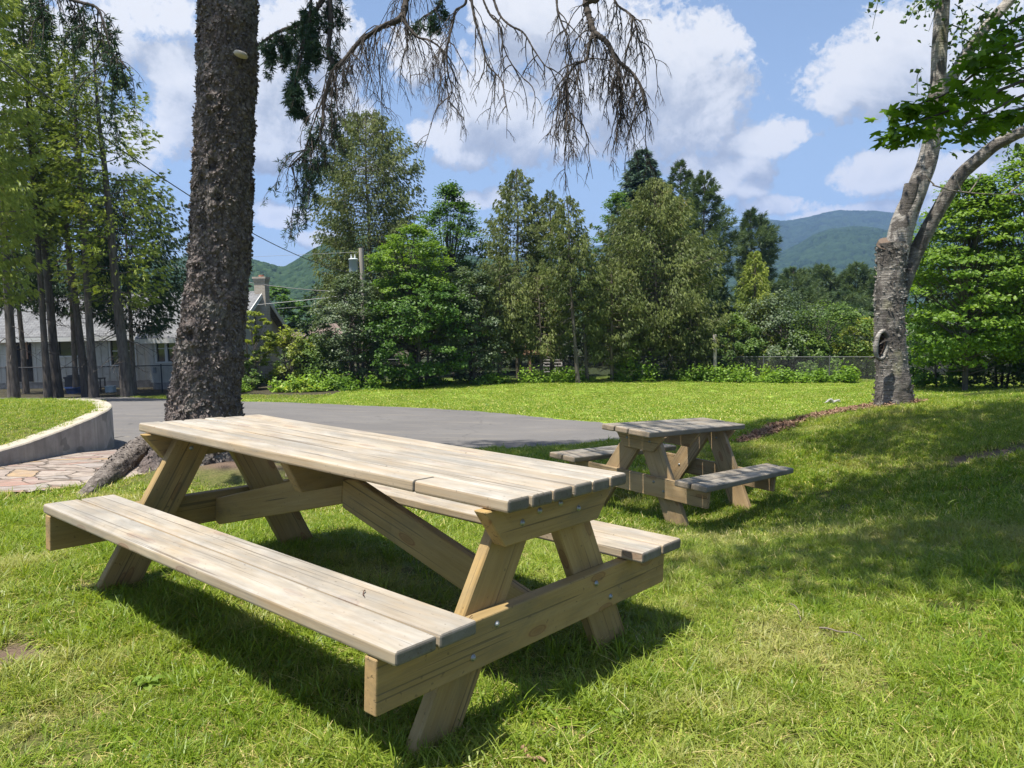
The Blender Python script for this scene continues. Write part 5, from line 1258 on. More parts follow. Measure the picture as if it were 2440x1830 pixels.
# roof: two slopes with a deeper eave over the right-hand room
def slope(mb, x0, x1, ye, ze, yr, zr_, th=.11):
    a = np.array([(x0, ye, ze), (x1, ye, ze), (x1, yr, zr_), (x0, yr, zr_)], float); b = a - np.array([0, 0, th])
    mb.add(np.vstack([a, b]), np.array([(0,1,2,3),(7,6,5,4),(0,4,5,1),(1,5,6,2),(2,6,7,3),(3,7,4,0)]))
mb = MB(); so = (zr - eL) / (yrid - yL)
slope(mb, xl - .4, xc_ - .42, yL - .5, eL + .12 - .5 * so, yrid, zr)
sr = (zr - eR) / (yrid - yR); slope(mb, xc_ - .415, xg + .45, yR - .55, eR + .14 - .55 * sr, yrid, zr + .003)
slope(mb, xl - .4, xg + .45, yB, eR - .1, yrid + .002, zr - .001)
for p in mb.v: p -= H0
mb.build('roof', ROOF, house)
mb = MB(); box(mb, ((xc_ + xg) / 2, yR - .57, eR + .0 - .55 * sr), (xg - xc_ + .87, .04, .22)); box(mb, ((xl + xc_) / 2 - .4, yL - .52, eL - .02 - .5 * so), (xc_ - xl, .04, .2))
box(mb, ((xc_ + xg) / 2, yR - .28, eR - .10 - .5 * sr), (xg - xc_ + .8, .5, .03))
for s_ in (0, 1):       # barge boards
    y0, z0, y1, z1 = (yR - .55, eR + .02 - .55 * sr, yrid, zr - .12) if s_ == 0 else (yB, eR - .22, yrid, zr - .12)
    for x in ((xg + .47,) if s_ else (xg + .47, xc_ - .43)):
        mb.add(np.array([(x - .02, y0, z0 - .12), (x + .02, y0, z0 - .12), (x + .02, y1, z1 - .12), (x - .02, y1, z1 - .12), (x - .02, y0, z0 + .14), (x + .02, y0, z0 + .14), (x + .02, y1, z1 + .14), (x - .02, y1, z1 + .14)]), np.array([(0,3,2,1),(4,5,6,7),(0,1,5,4),(1,2,6,5),(2,3,7,6),(3,0,4,7)]))
for p in mb.v: p -= H0
mb.build('fascia', TRIM, house)
window(house, *W1_[:2], yR, *W1_[2:], H0, 1)
window(house, -22.5, -21.4, yL, -.25, .72, H0, 0, False)
window(house, -19.9, -18.7, yL, -.75, .55, H0, 1)
# near-black sheet painted for the unlit doorway at the left end, with brown panel
mb = MB(); box(mb, (-24.3, yL - .03, -.35), (.9, .04, 2.3)); mb.v[0] -= H0; dr = mb.build('door', DARK, house)
mb = MB(); box(mb, (-24.15, yL - .08, .05), (.33, .03, .85)); mb.v[0] -= H0; mb.build('door_panel', simple('brown_panel', (.30, .185, .13), .7), dr)
# little grey meter box on the corner of the window wall
mb = MB(); box(mb, (-16.98, yR - .06, -.95), (.12, .1, .26)); mb.v[0] -= H0; mb.build('meter_box', simple('meter_grey', (.26, .27, .27), .5), house)
mb = MB(); box(mb, (-15.82, yR - .07, .02), (.22, .09, .42)); mb.v[0] -= H0; mb.build('wall_box', simple('wall_box', (.42, .40, .34), .6), house)
# brick chimney
t = NT('pale_brick'); br = t.n('ShaderNodeTexBrick', {'Vector': t.n('ShaderNodeCombineXYZ', {0: t.math('ADD', t.n('ShaderNodeSeparateXYZ', {0: t.obj()}).outputs[0], t.n('ShaderNodeSeparateXYZ', {0: t.obj()}).outputs[1]), 1: t.n('ShaderNodeSeparateXYZ', {0: t.obj()}).outputs[2]}).outputs[0], 'Scale': 1.0, 'Mortar Size': .012, 'Color1': (.45, .385, .31, 1), 'Color2': (.36, .30, .235, 1), 'Mortar': (.48, .45, .40, 1)})
br.inputs['Brick Width'].default_value = .24; br.inputs['Row Height'].default_value = .085
PB = t.pbr(br.outputs[0], .9, t.bump(br.outputs[1], -.5, .02))
cx, cy = -13.12, 41.4
mb = MB(); box(mb, (cx, cy, .7), (.56, .72, 5.3)); box(mb, (cx, cy, 3.42), (.63, .80, .14)); box(mb, (cx, cy, 3.54), (.70, .86, .10)); box(mb, (cx + .06, cy + .2, -.9), (.9, 1.3, 1.9))
for p in mb.v: p -= H0
ch = mb.build('chimney', PB, house)
mb = MB(); tube(mb, np.array([(cx, cy, 3.585), (cx, cy, 3.70)]) - H0, .13, 10); mb.build('flue', simple('clay_flue', (.36, .16, .11), .8), ch)
# small wooden deck at the chimney side
DW = simple('deck_wood', (.30, .185, .105), .8, .25, 5)
def deck(name, c, w, dep, zf, zgr, label, nb, rot=0.0, rail=.95):
    root = empty(name, (c[0], c[1], zgr), label=label, cat='deck')
    mb = MB(); box(mb, (0, 0, zf - zgr), (w, dep, .14)); mb.build('floor', DW, root)
    mb = MB(); box(mb, (0, -dep / 2 + .04, zf - zgr + rail), (w, .09, .05)); box(mb, (0, -dep / 2 + .04, zf - zgr + .16), (w, .05, .07))
    for k in range(nb): box(mb, (-w / 2 + .08 + (w - .16) * k / (nb - 1), -dep / 2 + .04, zf - zgr + .07 + rail / 2), (.045, .03, rail - .06))
    mb.build('railing', DW, root)
    for sx in (-1, 0, 1):
        mb = MB(); box(mb, (sx * (w / 2 - .06), -dep / 2 + .1, (zf - zgr) / 2 - .11), (.13, .13, zf - zgr + .06)); mb.build('post', DW, root)
    return root
deck('wooden_deck', at(577, 880, 38.5), 1.25, 1.6, -.75, -1.9, 'small brown wooden deck at the chimney end of the white house', 8)
deck('wooden_deck', at(1262, 880, 47), 3.6, 2.2, -.95, -2.15, 'brown railed wooden deck glimpsed between the cedar trunks', 22)
# pale stacked steps below the far deck
mb = MB(); sb = at(1318, 890, 45.4); sb[2] = float(gz(sb[0], sb[1])[0])
for k in range(7): box(mb, (0, .12 * k, .09 + .17 * k), (1.1, .22, .06))
for x in (-.52, .52): box(mb, (x, .4, .5), (.05, 1.0, .16))
o = mb.build('steps', simple('pale_steps', (.42, .40, .37), .8), label='pale open wooden steps behind the leaning cedar trunks', cat='steps'); o.location = sb
# brown-roofed bungalow farther back
b2 = at(790, 800, 60); B0 = np.array([b2[0], 62, -2.2]); bung = empty('brown_roofed_house', B0, label='low house with a plain brown roof half hidden by bushes', cat='house')
zE, zR2 = at(780, 806, 59)[2], at(780, 771, 63)[2]
mb = MB(); box(mb, (b2[0], 63, (zE - 2.2) / 2), (6.4, 6, zE + 2.2)); mb.v[0] -= B0; mb.build('wall', simple('beige_wall', (.42, .37, .30), .8), bung)
mb = MB(); slope(mb, b2[0] - 3.6, b2[0] + 3.6, 59, zE, 63, zR2); slope(mb, b2[0] - 3.6, b2[0] + 3.6, 67, zE, 63.002, zR2 - .001)
for p in mb.v: p -= B0
mb.build('roof', ROOFB, bung)

# ------------------------------------------------------------------ chain-link fence
GALV = NT('grey_galvanised').pbr((.11, .113, .11), .6, None, .3); BLK = NT('dark_fence').pbr((.035, .037, .04), .5, None, .3)
def chain_fence(pts, hgt, step_post, mat, label, seed):
    r = np.random.default_rng(seed); P_ = smooth_path([(x, y, 0) for x, y in pts], 400)[:, :2]
    L = np.r_[0, np.cumsum(np.linalg.norm(np.diff(P_, axis=0), axis=1))]
    def q(s): x = np.interp(s, L, P_[:, 0]); y = np.interp(s, L, P_[:, 1]); return x, y
    b0 = np.array([*q(0), 0]); b0[2] = float(gz(b0[0], b0[1])[0])
    root = empty('chain_link_fence', b0, label=label, cat='fence')
    s = np.arange(0, L[-1], .075); n = len(s)
    mb = MB(); zb, zt2 = .04, hgt - .02; run = zt2 - zb
    for sg in (1, -1):
        s0, s1 = s, s + sg * run
        ok = (s1 >= 0) & (s1 <= L[-1]); s0_, s1_ = s0[ok], s1[ok]
        K = 5; rings = []
        for k in range(K):
            u = k / (K - 1); ss = s0_ + (s1_ - s0_) * u; x, y = q(ss); z = gz(x, y) + zb + run * u
            rings.append(np.stack([x, y, z], 1))
        w = .0042
        for k in range(K - 1):
            a, b = rings[k], rings[k + 1]; m = len(a)
            tx, ty = q(s0_ + .1); 
            up = np.array([0, 0, w]); fr = np.array([0, -w * .8, 0])
            v = np.stack([a - up, b - up, b + up, a + up, a + fr, b + fr], 1).reshape(-1, 3); base = np.arange(m)[:, None] * 6
            mb.add(v - b0, np.concatenate([base + np.array([[0, 1, 5, 4]]), base + np.array([[4, 5, 2, 3]]), base + np.array([[3, 2, 1, 0]])]))
    mb.build('mesh_fabric', mat, root)
    ss = np.arange(0, L[-1], .8); x, y = q(ss); mb = MB(); tube(mb, np.stack([x, y, gz(x, y) + hgt], 1) - b0, .022, 7); mb.build('top_rail', mat, root)
    for sp in np.arange(.3, L[-1], step_post):
        x, y = q(sp); z = float(gz(x, y)[0]); mb = MB(); tube(mb, np.array([(x, y, z - .2), (x, y, z + hgt + .05), (x, y, z + hgt + .07)]) - b0, [.032, .032, .018], 8); mb.build('post', mat, root)
    return root
def tagw(px, d): p = at(px, 900, d); return (p[0], p[1])
chain_fence([(-27, 31), tagw(155, 32.6), tagw(322, 33.6), tagw(420, 34.2), tagw(585, 35)], 1.2, 2.95, BLK, 'dark chain-link fence between the cedar trunks and the white house', 1)
chain_fence([tagw(590, 36.2), tagw(690, 36.8), tagw(795, 37.4)], 1.25, 3.4, GALV, 'short stretch of grey chain-link fence among the bushes near the chimney', 2)
chain_fence([tagw(800, 39.2), tagw(1220, 39.5), tagw(1640, 38.4), tagw(1900, 37.4), tagw(2170, 35.8), tagw(2560, 33)], 1.2, 3.0, GALV, 'long grey chain-link fence along the back of the lawn', 3)
# weathered post
pp = at(1703, 900, 37.9); pp[2] = float(gz(pp[0], pp[1])[0]); zt3 = at(1703, 797, 37.9)[2] - pp[2]
t = NT('weathered_post'); n_ = t.noise(t.vmul(t.pos(), (30, 30, 3)), 1, 4)
mb = MB(); tube(mb, np.array([(0, 0, -.3), (.01, 0, zt3 * .5), (.0, 0, zt3 - .02), (0, 0, zt3)]), [.10, .095, .092, .08], 12)
o = mb.build('wooden_post', t.pbr(t.mix(n_, (.25, .21, .165), (.46, .41, .34)), .9, t.bump(n_, .6, .02)), label='weathered round wooden post standing at the back fence', cat='post'); o.location = pp

# ------------------------------------------------------------------ utility pole, transformer, lines
pd_ = 40.5; pb = at(872, 905, pd_); pb[2] = float(gz(pb[0], pb[1])[0]); ztop = at(864, 591, pd_)[2] - pb[2]
pole = empty('utility_pole', pb, label='grey wooden utility pole carrying a transformer, rising out of a shrub', cat='utility pole')
pm = t = NT('pole_wood'); n_ = t.noise(t.vmul(t.pos(), (16, 16, .8)), 1, 5)
mb = MB(); tube(mb, np.array([(0, 0, -.3), (0, 0, ztop)]), [.16, .125], 14); mb.build('pole', t.pbr(t.mix(n_, (.26, .22, .175), (.47, .42, .36)), .9), pole, True)
tz = at(850, 632, pd_)[2] - pb[2]
mb = MB(); a_ = [(.0, -.36), (.22, -.36), (.23, -.33), (.23, .27), (.25, .28), (.25, .31), (.2, .345), (.0, .37)]
th_ = np.linspace(0, 2 * math.pi, 24, endpoint=False); V = np.concatenate([np.stack([np.cos(th_) * r, np.sin(th_) * r, np.full(24, z)], 1) for r, z in a_]); V += np.array([-.42, -.05, tz])
i = np.arange(len(a_) - 1)[:, None] * 24; j = np.arange(24)[None]
mb.add(V, np.stack([i + j, i + (j + 1) % 24, i + 24 + (j + 1) % 24, i + 24 + j], -1).reshape(-1, 4))
tr_ = mb.build('transformer', simple('transformer_paint', (.44, .50, .48), .45, .06), pole, True)
for dx in (-.1, .09):
    mb = MB(); tube(mb, np.array([(-.42 + dx, -.05, tz + .34), (-.42 + dx, -.05, tz + .44), (-.42 + dx, -.05, tz + .45), (-.42 + dx, -.05, tz + .56)]), [.045, .045, .03, .025], 8); mb.build('bushing', simple('porcelain', (.62, .62, .60), .3), tr_)
mb = MB(); box(mb, (-.16, -.05, tz + .12), (.2, .07, .06)); box(mb, (-.16, -.05, tz - .16), (.2, .07, .06)); mb.build('bracket', GALV, pole)
LINE = simple('black_cable', (.02, .02, .022), .5); LINEG = simple('bare_cable', (.24, .245, .25), .5)
def wire(px0, d0, px1, d1, sag, rad, mat, label, n=40):
    a, b = at(*px0, d0), at(*px1, d1); s = np.linspace(0, 1, n); p = a[None] * (1 - s[:, None]) + b[None] * s[:, None]; p[:, 2] -= sag * 4 * s * (1 - s)
    mb = MB(); tube(mb, p - a, rad, 5); o = mb.build('power_line', mat, True and None, label=label, cat='power line', group='lines running to the utility pole'); o.location = a
wire((-260, -60), 14, (862, 655), 40.4, 1.0, .016, LINE, 'black service cable sweeping down from the upper left past the big spruce')
wire((300, 600), 42, (858, 696), 40.4, .5, .016, LINE, 'black cable dropping behind the spruce towards the brick chimney')
wire((858, 651), 40.4, (700, 712), 41, .25, .014, LINE, 'black cable slanting from the pole down over the far trees')
wire((300, 626), 56, (862, 600), 40.5, .0, .009, LINEG, 'thin straight line crossing the sky left of the pole')
wire((500, 735), 40, (838, 702), 40.3, .05, .013, LINEG, 'bright bare cable below the transformer, left of the pole')
wire((560, 740), 42, (846, 717), 40.3, .08, .009, LINEG, 'lower thin pale cable left of the pole')
wire((868, 655), 40.4, (945, 617), 42, .05, .012, LINEG, 'short pale cable rising from the pole to the right')

# ------------------------------------------------------------------ things kept behind the left fence
def put(o, px, d, dz=0.0): p = at(px, 900, d); o.location = (p[0], p[1], float(gz(p[0], p[1])[0]) + dz); return o
def tub(r0, r1, h, n=18):
    th = np.linspace(0, 2 * math.pi, n, endpoint=False); pr = [(r0, 0), (r1, h), (r1 + .03, h), (r1 + .03, h + .03), (r1 - .02, h + .03), (r0 - .02, .05)]
    V = np.concatenate([np.stack([np.cos(th) * r, np.sin(th) * r, np.full(n, z)], 1) for r, z in pr]); i = np.arange(len(pr) - 1)[:, None] * n; j = np.arange(n)[None]
    return MB().add(V, [list(q) for q in np.stack([i + j, i + (j + 1) % n, i + n + (j + 1) % n, i + n + j], -1).reshape(-1, 4)] + [list(range((len(pr) - 1) * n, len(pr) * n))])
put(tub(.30, .38, .26).build('plastic_tub', simple('blue_plastic', (.025, .09, .30), .4), None, True, label='blue plastic tub on the ground behind the dark fence', cat='tub'), 176, 34.3)
mb = MB(); box(mb, (0, 0, .34), (.75, .6, .62)); box(mb, (0, 0, .69), (.82, .66, .08)); box(mb, (-.1, 0, .76), (.4, .4, .07))
put(mb.build('storage_bin', simple('dark_bin', (.03, .035, .042), .5), label='dark covered storage bin behind the fence next to the blue tub', cat='bin'), 182, 35.2)
mb = MB(); box(mb, (0, 0, .62), (.75, .5, .04)); box(mb, (0, 0, .2), (.7, .45, .03))
for x in (-.34, .34):
    for y in (-.2, .2): box(mb, (x, y, .3), (.04, .04, .6))
put(mb.build('garden_cart', simple('dark_metal', (.025, .025, .028), .5), label='dark metal garden cart against the house wall', cat='cart'), 226, 35.4)
mb = MB(); box(mb, (0, 0, .13), (.36, .28, .26)); box(mb, (0, 0, .275), (.39, .31, .03))
put(mb.build('cooler_box', simple('pale_blue_plastic', (.42, .52, .56), .5), label='small pale blue box on the ground near the thick cedar trunk', cat='box'), 262, 35)

# ------------------------------------------------------------------ mulch bank, driftwood, twigs, weeds on the lawn
mx, my = np.arange(2.4, 6, .05), np.arange(9.1, 11.7, .05); MX, MY = np.meshgrid(mx, my)
MZ = gzz(MX.ravel(), MY.ravel()).reshape(MX.shape) + .015 + .05 * (fbm(np.stack([MX * 5, MY * 5, 0 * MX], -1), 3, 8) - .4)
jag = (fbm(np.stack([MX * 3, MY * 3, 0 * MX], -1), 3, 2) - .5) * .5
F = grid_faces(*MX.shape); ins = in_poly(MX + jag, MY + jag, MULCH_POLY).ravel()
mb = MB().add(np.stack([MX, MY, MZ], -1).reshape(-1, 3), F[ins[F].all(1)])
r_ = np.random.default_rng(15); k = np.nonzero(ins)[0]; k = r_.choice(k, 5200); C = np.stack([MX.ravel()[k], MY.ravel()[k], MZ.ravel()[k]], 1) + r_.normal(0, .025, (5200, 3)) * np.array([1, 1, .25]) + np.array([0, 0, .012])
A = unit(r_.normal(size=(5200, 3)) * np.array([1, 1, .35])); rhombs(mb, C, A, unit(np.cross(A, r_.normal(0, .35, (5200, 3)) + np.array([0, 0, 1.]))), r_.uniform(.03, .08, 5200), r_.uniform(.007, .014, 5200), r_.uniform(0, 1, 5200))
t = NT('mulch'); fa = t.attr('fa', 'Fac'); nn = t.noise(t.pos(), 25, 4)
mb.build('mulch', t.pbr(t.mix(fa, t.mix(nn, (.075, .035, .022), (.17, .085, .05)), (.34, .22, .14)), .9, t.bump(nn, .5, .02)), kind='stuff')
DRIFT = simple('driftwood', (.30, .285, .265), .9, .35, 14, .5)
db = atg(1985, 962); mb = MB(); r_ = np.random.default_rng(6)
for k in range(9):
    a = r_.uniform(-.5, 3.6); L = r_.uniform(.1, .26); e = np.array([math.cos(a) * L, math.sin(a) * L * .6, r_.uniform(.02, .12)])
    tube(mb, smooth_path([(0, 0, .02), e * .5 + r_.normal(0, .03, 3) + np.array([0, 0, .05]), e], 8), np.linspace(.045, .014, 8), 7)
o = mb.build('driftwood', DRIFT, None, True, label='gnarled grey root stump lying on the mulch beside the birch', cat='driftwood'); o.location = db
def twig(name, pts, rad, mat, label, dz=.02):
    P_ = np.array([p if isinstance(p, np.ndarray) else atg(*p) for p in pts]); c = P_[0].copy(); P_ = smooth_path(P_, 14); P_[:, 2] += dz + min(.008, rad * 1.2) * np.sin(np.linspace(0, 9, 14))
    mb = MB(); tube(mb, P_ - c, np.linspace(rad, rad * .55, 14), 6); o = mb.build(name, mat, None, True, label=label, cat='twig'); o.location = c; return o
STICK = simple('grey_stick', (.17, .14, .105), .9, .3, 30)
twig('fallen_twig', [(1952, 1519), (1990, 1524), (2028, 1528), (2066, 1557)], .0040, STICK, 'long bent grey twig on the sunlit grass at the lower right', .035)
twig('fallen_twig', [(1880, 1455), (1898, 1466), (1906, 1487), (1908, 1500)], .0032, STICK, 'short grey twig on the grass behind the long bent one', .03)
twig('fallen_stick', [(1246, 1800), (1262, 1815), (1300, 1835)], .008, simple('pale_stick', (.26, .16, .09), .8, .4, 40), 'thick broken pale stick in the grass at the bottom edge', .02)
def seat_pt(v, u): return np.array((M1 @ Vector((v, u, .4305)))[:])
twig('needle_twig', [seat_pt(-.21, .42), seat_pt(-.235, .40), seat_pt(-.25, .375)], .0022, simple('brown_twig', (.10, .055, .035), .9), 'tiny brown twig lying on the near bench seat', .003)
def beam_pt(v, u): return np.array((M1 @ Vector((v, u, .385)))[:])
twig('needle_twig', [beam_pt(-.10, .095), beam_pt(-.075, .092), beam_pt(-.045, .10)], .002, simple('brown_twig_b', (.10, .055, .035), .9), 'tiny brown twig lying on the cross beam beside the near bench', .003)
F_WEED = leaf_mat('broad_weed', (.12, .21, .025), (.24, .34, .06), None, .42, .35)
for k, (px, py, s_) in enumerate([(278, 1448, .085), (60, 1450, .07), (352, 1640, .075), (1745, 1262, .09), (1480, 1725, .07), (700, 1300, .09), (1820, 1275, .08)]):
    c = atg(px, py); r_ = np.random.default_rng(200 + k); mb = MB(); n = 16
    for j in range(n):
        a = j * 2.4 + r_.normal(0, .3); e = r_.uniform(.25, 1.1); d = np.array([math.cos(a) * math.cos(e), math.sin(a) * math.cos(e), math.sin(e)]); L = s_ * r_.uniform(.6, 1.15); sd = np.array([-math.sin(a), math.cos(a), 0])
        q = np.linspace(0, 1, 6); ctr = d * (L * q)[:, None] - np.array([0, 0, 1]) * (L * .5 * q ** 2)[:, None] + np.array([0, 0, .012]); wd_ = L * np.array([.03, .10, .16, .19, .15, .01]) * r_.uniform(.8, 1.2) * (1 + .25 * (np.arange(6) % 2))
        v = np.concatenate([ctr - sd * wd_[:, None] + np.array([0, 0, .3]) * wd_[:, None], ctr, ctr + sd * wd_[:, None] + np.array([0, 0, .3]) * wd_[:, None]]); f = []
        for i_ in range(5): f += [[i_, i_ + 1, 7 + i_, 6 + i_], [6 + i_, 7 + i_, 13 + i_, 12 + i_]]
        mb.add(v, np.array(f), fa=r_.uniform(.2, .9))
    o = mb.build('broadleaf_weed', F_WEED, label='low broad-leaved weed growing in the lawn grass', cat='weed', group='broad-leaved weeds in the lawn'); o.location = c
# ------------------------------------------------------------------ wooded hills
def hill(name, ridge, d, depth, mat, seed, cell, amp, nx, ny):
    px = np.array([p[0] for p in ridge], float); py = np.array([p[1] for p in ridge], float)
    u = np.linspace(px[0], px[-1], nx); rz = np.interp(u, px, py)
    ker = np.ones(max(3, nx // 90)); rz = np.convolve(np.pad(rz, len(ker) // 2, 'edge'), ker / ker.sum(), 'valid')[:nx]
    P0 = np.array([at(a, b, d) for a, b in zip(u, rz)])
    v = np.r_[np.linspace(-.35, 0, ny // 5, endpoint=False), np.linspace(0, 1, ny)]
    yy = d - depth * v[:, None] + 0 * P0[None, :, 0]
    sp = P0[:, 0] / d
    xx = sp[None] * yy * 1.0
    prof = np.where(v < 0, 1 - (v / .35) ** 2, np.cos(np.clip(v, 0, 1) * math.pi / 2) ** 1.15)[:, None]
    base = -2.3; zz = base + (P0[None, :, 2] - base) * prof
    q = np.stack([xx, yy, 0 * xx], -1)
    spur = (fbm(q / (depth * .32), 4, seed) - .5) * (P0[None, :, 2] - base) * .34 * np.sin(np.clip(v, 0, 1) * math.pi)[:, None]
    can = np.abs(fbm(q / cell, 3, seed + 9, .6) - .5) * -2 + 1
    zz = zz + spur + (can - .5) * amp * np.clip(prof * 4, 0, 1)
    i = np.arange(len(v) - 1)[:, None] * nx + np.arange(nx - 1)[None]
    MB().add(np.stack([xx, yy, zz], -1).reshape(-1, 3), np.stack([i + nx, i + nx + 1, i + 1, i], -1).reshape(-1, 4)).build(name, mat, None, True, kind='structure')
def forest(name, a, b, sc):
    t = NT(name); P0 = t.pos(); v = t.n('ShaderNodeTexVoronoi', {'Vector': P0, 'Scale': sc}); rc = t.n('ShaderNodeSeparateColor', {0: v.outputs['Color']}).outputs[0]
    n = t.noise(P0, sc * .12, 4); c = t.mix(t.math('ADD', t.math('MULTIPLY', rc, .6), t.math('MULTIPLY', n, .5), clamp=True), a, b)
    h = t.math('SUBTRACT', 1.0, v.outputs['Distance'])
    return t.pbr(c, .95, t.bump(h, 1.0, 3.5), spec=.05)
hill('hill', [(-300, 600), (100, 625), (300, 645), (400, 641), (470, 635), (540, 634), (600, 641), (640, 649), (675, 656), (705, 641), (745, 617), (790, 599), (830, 588), (880, 584), (950, 600), (1040, 618), (1150, 632), (1260, 640), (1380, 660), (1500, 700)], 640, 330, forest('green_forest', (.010, .026, .014), (.044, .075, .032), .16), 31, 9., 8.0, 620, 230)
hill('mountain', [(1000, 640), (1250, 622), (1450, 605), (1650, 572), (1760, 548), (1826, 533), (1870, 537), (1925, 529), (1960, 519), (2000, 514), (2045, 519), (2100, 523), (2200, 528), (2300, 545), (2440, 570), (2700, 600)], 2500, 1100, forest('blue_forest', (.006, .016, .010), (.030, .055, .028), .045), 41, 24., 24., 700, 260)
hill('mountain', [(1200, 690), (1500, 668), (1700, 645), (1800, 630), (1850, 620), (1900, 596), (1935, 575), (1975, 563), (2030, 556), (2090, 560), (2200, 584), (2330, 602), (2700, 640)], 1500, 650, forest('near_mountain_forest', (.006, .017, .010), (.034, .062, .026), .07), 51, 16., 17., 760, 260)
# ------------------------------------------------------------------ sun, sky with cumulus, haze
SUN = np.array([-.263, -.216, 1.0]); SUN /= np.linalg.norm(SUN)
sun_d = bpy.data.lights.new('sun', 'SUN'); sun_d.energy = 5.0; sun_d.angle = R(.55); sun_d.color = (1, .955, .88)
sun = bpy.data.objects.new('sun', sun_d); col.objects.link(sun)
sun.rotation_euler = Vector(SUN).to_track_quat('Z', 'Y').to_euler()
wd = bpy.data.worlds.new('World'); scn.world = wd; wd.use_nodes = True
t = NT.__new__(NT); t.t = wd.node_tree; t.t.nodes.clear()
SKY_STR = .08
sky = t.n('ShaderNodeTexSky', sky_type='NISHITA'); sky.sun_disc = False; sky.sun_elevation = math.asin(SUN[2]); sky.sun_rotation = math.atan2(SUN[0], SUN[1])
sky.altitude = 400; sky.air_density = 1.0; sky.dust_density = 1.2; sky.ozone_density = 1.3
dirv = t.n('ShaderNodeTexCoord').outputs['Generated']
dx, dy, dz = t.n('ShaderNodeSeparateXYZ', {0: dirv}).outputs
azi = t.math('ARCTAN2', dx, dy); ele = t.math('ARCSINE', dz)
AE = t.n('ShaderNodeCombineXYZ', {0: azi, 1: ele, 2: 0.0}).outputs[0]
def aeof(px, py): d = ray(px, py); d = d / np.linalg.norm(d); return math.atan2(d[0], d[1]), math.asin(d[2])
CL = [(1290, 50, 130, 95), (1180, 20, 70, 60), (1400, 60, 90, 60), (1170, 240, 140, 95), (1290, 300, 170, 85), (1400, 200, 150, 120), (1530, 170, 115, 110), (1640, 190, 120, 120), (1705, 150, 70, 60), (1590, 280, 170, 90), (1450, 330, 190, 55), (1740, 110, 50, 40), (1000, 130, 60, 60),
      (640, 150, 90, 130), (740, 90, 90, 90), (700, 260, 110, 100), (800, 210, 60, 70), (420, 190, 70, 80), (430, 280, 70, 70), (600, 330, 90, 70), (850, 290, 60, 40), (1080, 330, 60, 50), (1020, 315, 45, 30), (1100, 378, 60, 28),
      (2100, 200, 150, 62), (2200, 130, 150, 95), (2280, 60, 140, 80), (2000, 240, 80, 32), (2360, 180, 120, 90), (1850, 322, 92, 38), (1790, 340, 55, 26), (1905, 310, 40, 30),
      (1720, 425, 95, 42), (1640, 400, 50, 36), (1790, 450, 40, 24), (2130, 405, 110, 45), (2080, 418, 66, 40), (2230, 420, 90, 38), (2300, 400, 60, 40), (1120, 478, 58, 22), (1180, 470, 40, 20), (760, 572, 46, 20), (660, 518, 66, 24), (610, 500, 40, 26), (1850, 488, 75, 22), (2010, 520, 120, 20), (2150, 500, 150, 22),
      (340, 30, 120, 50), (200, 80, 120, 60), (60, 250, 150, 120), (250, 330, 100, 70), (560, 40, 60, 50), (2480, 330, 120, 70), (900, 400, 90, 20),
      (-500, 100, 300, 160), (-900, 300, 300, 120), (3000, 200, 300, 150), (3500, 350, 300, 120)]
def density(vec, fine=True):
    w1 = t.noise(vec, 8.0, 10, .62, .45); w2 = t.noise(vec, 30.0, 8, .68, .4); w3 = t.noise(vec, 75.0, 5, .65, .4)
    best = None
    for (x, y, w, h) in CL:
        a, e = aeof(x, y); sw, sh = w / FPX * 1.12, h / FPX * 1.12
        p = t.n('ShaderNodeVectorMath', {0: vec, 1: (a, e, 0)}, operation='SUBTRACT').outputs[0]
        p = t.vmul(p, (1 / sw, 1 / sh, 0)); d = t.n('ShaderNodeVectorMath', {0: p, 1: p}, operation='DOT_PRODUCT').outputs[1]
        best = d if best is None else t.n('ShaderNodeMath', {0: best, 1: d, 2: .35}, operation='SMOOTH_MIN').outputs[0]
    # cumulus elsewhere in the sky, out of the photograph
    v = t.math('SUBTRACT', 1.0, t.math('MINIMUM', best, 2.2))
    wn = t.math('ADD', t.math('MULTIPLY', t.math('SUBTRACT', w1, .5), 3.9), t.math('MULTIPLY', t.math('SUBTRACT', w2, .5), 2.4))
    if not fine: wn = t.math('ADD', t.math('MULTIPLY', t.math('SUBTRACT', w1, .5), 3.9), t.math('MULTIPLY', t.math('SUBTRACT', w2, .5), 1.1))
    else: wn = t.math('ADD', wn, t.math('MULTIPLY', t.math('SUBTRACT', w3, .5), 1.7))
    return t.math('ADD', v, wn)
D0 = density(AE)
mask = t.ramp(t.math('MULTIPLY', t.math('ADD', D0, .45), .6), [(.16, 0.), (.34, .55), (.55, 1.)], 'EASE')
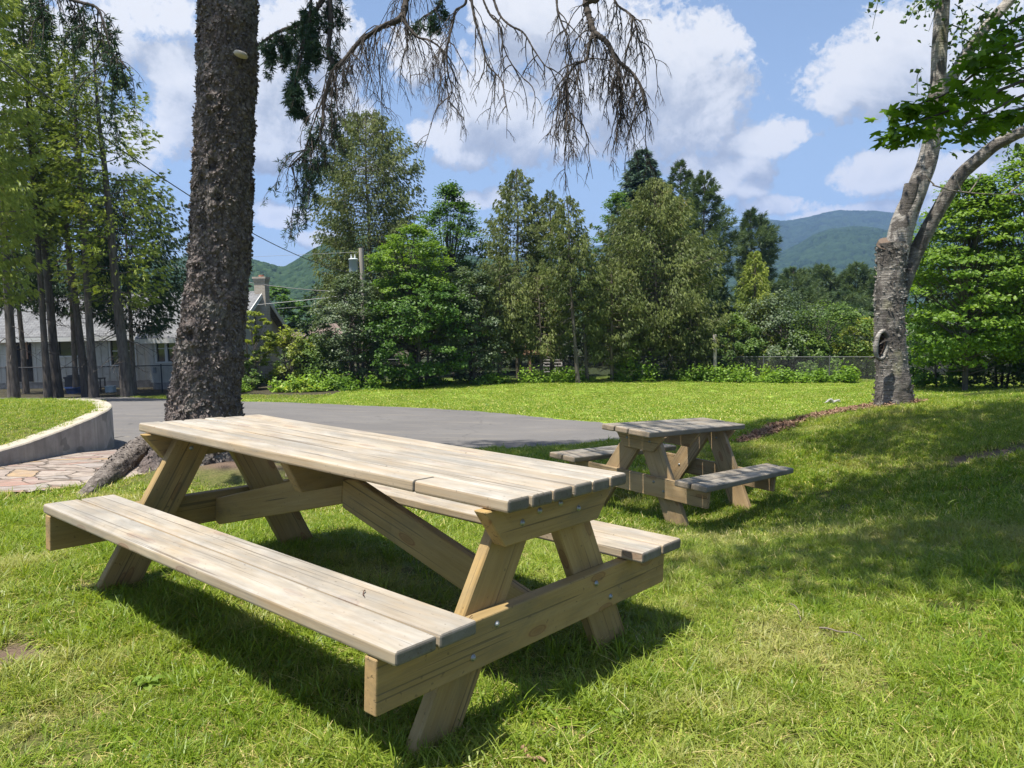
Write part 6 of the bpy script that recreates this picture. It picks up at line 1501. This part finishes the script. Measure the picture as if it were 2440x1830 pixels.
off = t.n('ShaderNodeVectorMath', {0: AE, 1: (-.014, .042, 0)}, operation='ADD').outputs[0]
D1 = density(off, False); D0s = density(AE, False)
lit = t.math('ADD', t.math('MULTIPLY', t.math('SUBTRACT', D0s, D1), .55), .55, clamp=True)
thick = t.ramp(t.math('MULTIPLY', D0s, .5), [(.22, 1.), (.5, .86), (1., .42)])
shade = t.math('MULTIPLY', lit, thick)
K = 1 / SKY_STR
ccol = t.ramp(shade, [(0., (.40, .44, .51)), (.35, (.56, .60, .67)), (.6, (.86, .88, .91)), (.85, (1.0, 1.0, 1.0))])
ccol = t.vmul(ccol, (K * .475, K * .475, K * .475))
skyc = t.mix(1.0, sky.outputs[0], (1.0, 1.0, 1.0), 'MULTIPLY')
horiz = t.ramp(ele, [(.0, .65), (.3, .32), (.6, .12)])
skyc = t.mix(horiz, skyc, (.205 * K, .285 * K, .415 * K))
allc = t.mix(mask, skyc, ccol)
bg = t.n('ShaderNodeBackground', {0: allc, 1: SKY_STR})
t.t.links.new(bg.outputs[0], t.n('ShaderNodeOutputWorld').inputs[0])
# haze: one even volume round everything but the sky
HAZE = True
if HAZE:
    hb = MB(); box(hb, (0, 0, 205), (6600, 6600, 450)); ho = hb.build('haze', None, kind='stuff')
    m = bpy.data.materials.new('haze'); m.use_nodes = True; nt = m.node_tree; nt.nodes.clear()
    pv = nt.nodes.new('ShaderNodeVolumePrincipled'); pv.inputs['Density'].default_value = .00022; pv.inputs['Color'].default_value = (.36, .56, 1, 1); pv.inputs['Anisotropy'].default_value = .2
    mo = nt.nodes.new('ShaderNodeOutputMaterial'); nt.links.new(pv.outputs[0], mo.inputs['Volume']); ho.data.materials.append(m)
scn.view_settings.view_transform = 'Standard'; scn.view_settings.look = 'None'
scn.view_settings.exposure = 1.0; scn.view_settings.gamma = 1.0; scn.view_settings.use_curve_mapping = False
scn.render.engine = 'CYCLES'
scn.cycles.max_bounces = 8; scn.cycles.diffuse_bounces = 3; scn.cycles.transparent_max_bounces = 8; scn.cycles.transmission_bounces = 4
scn.cycles.use_denoising = True
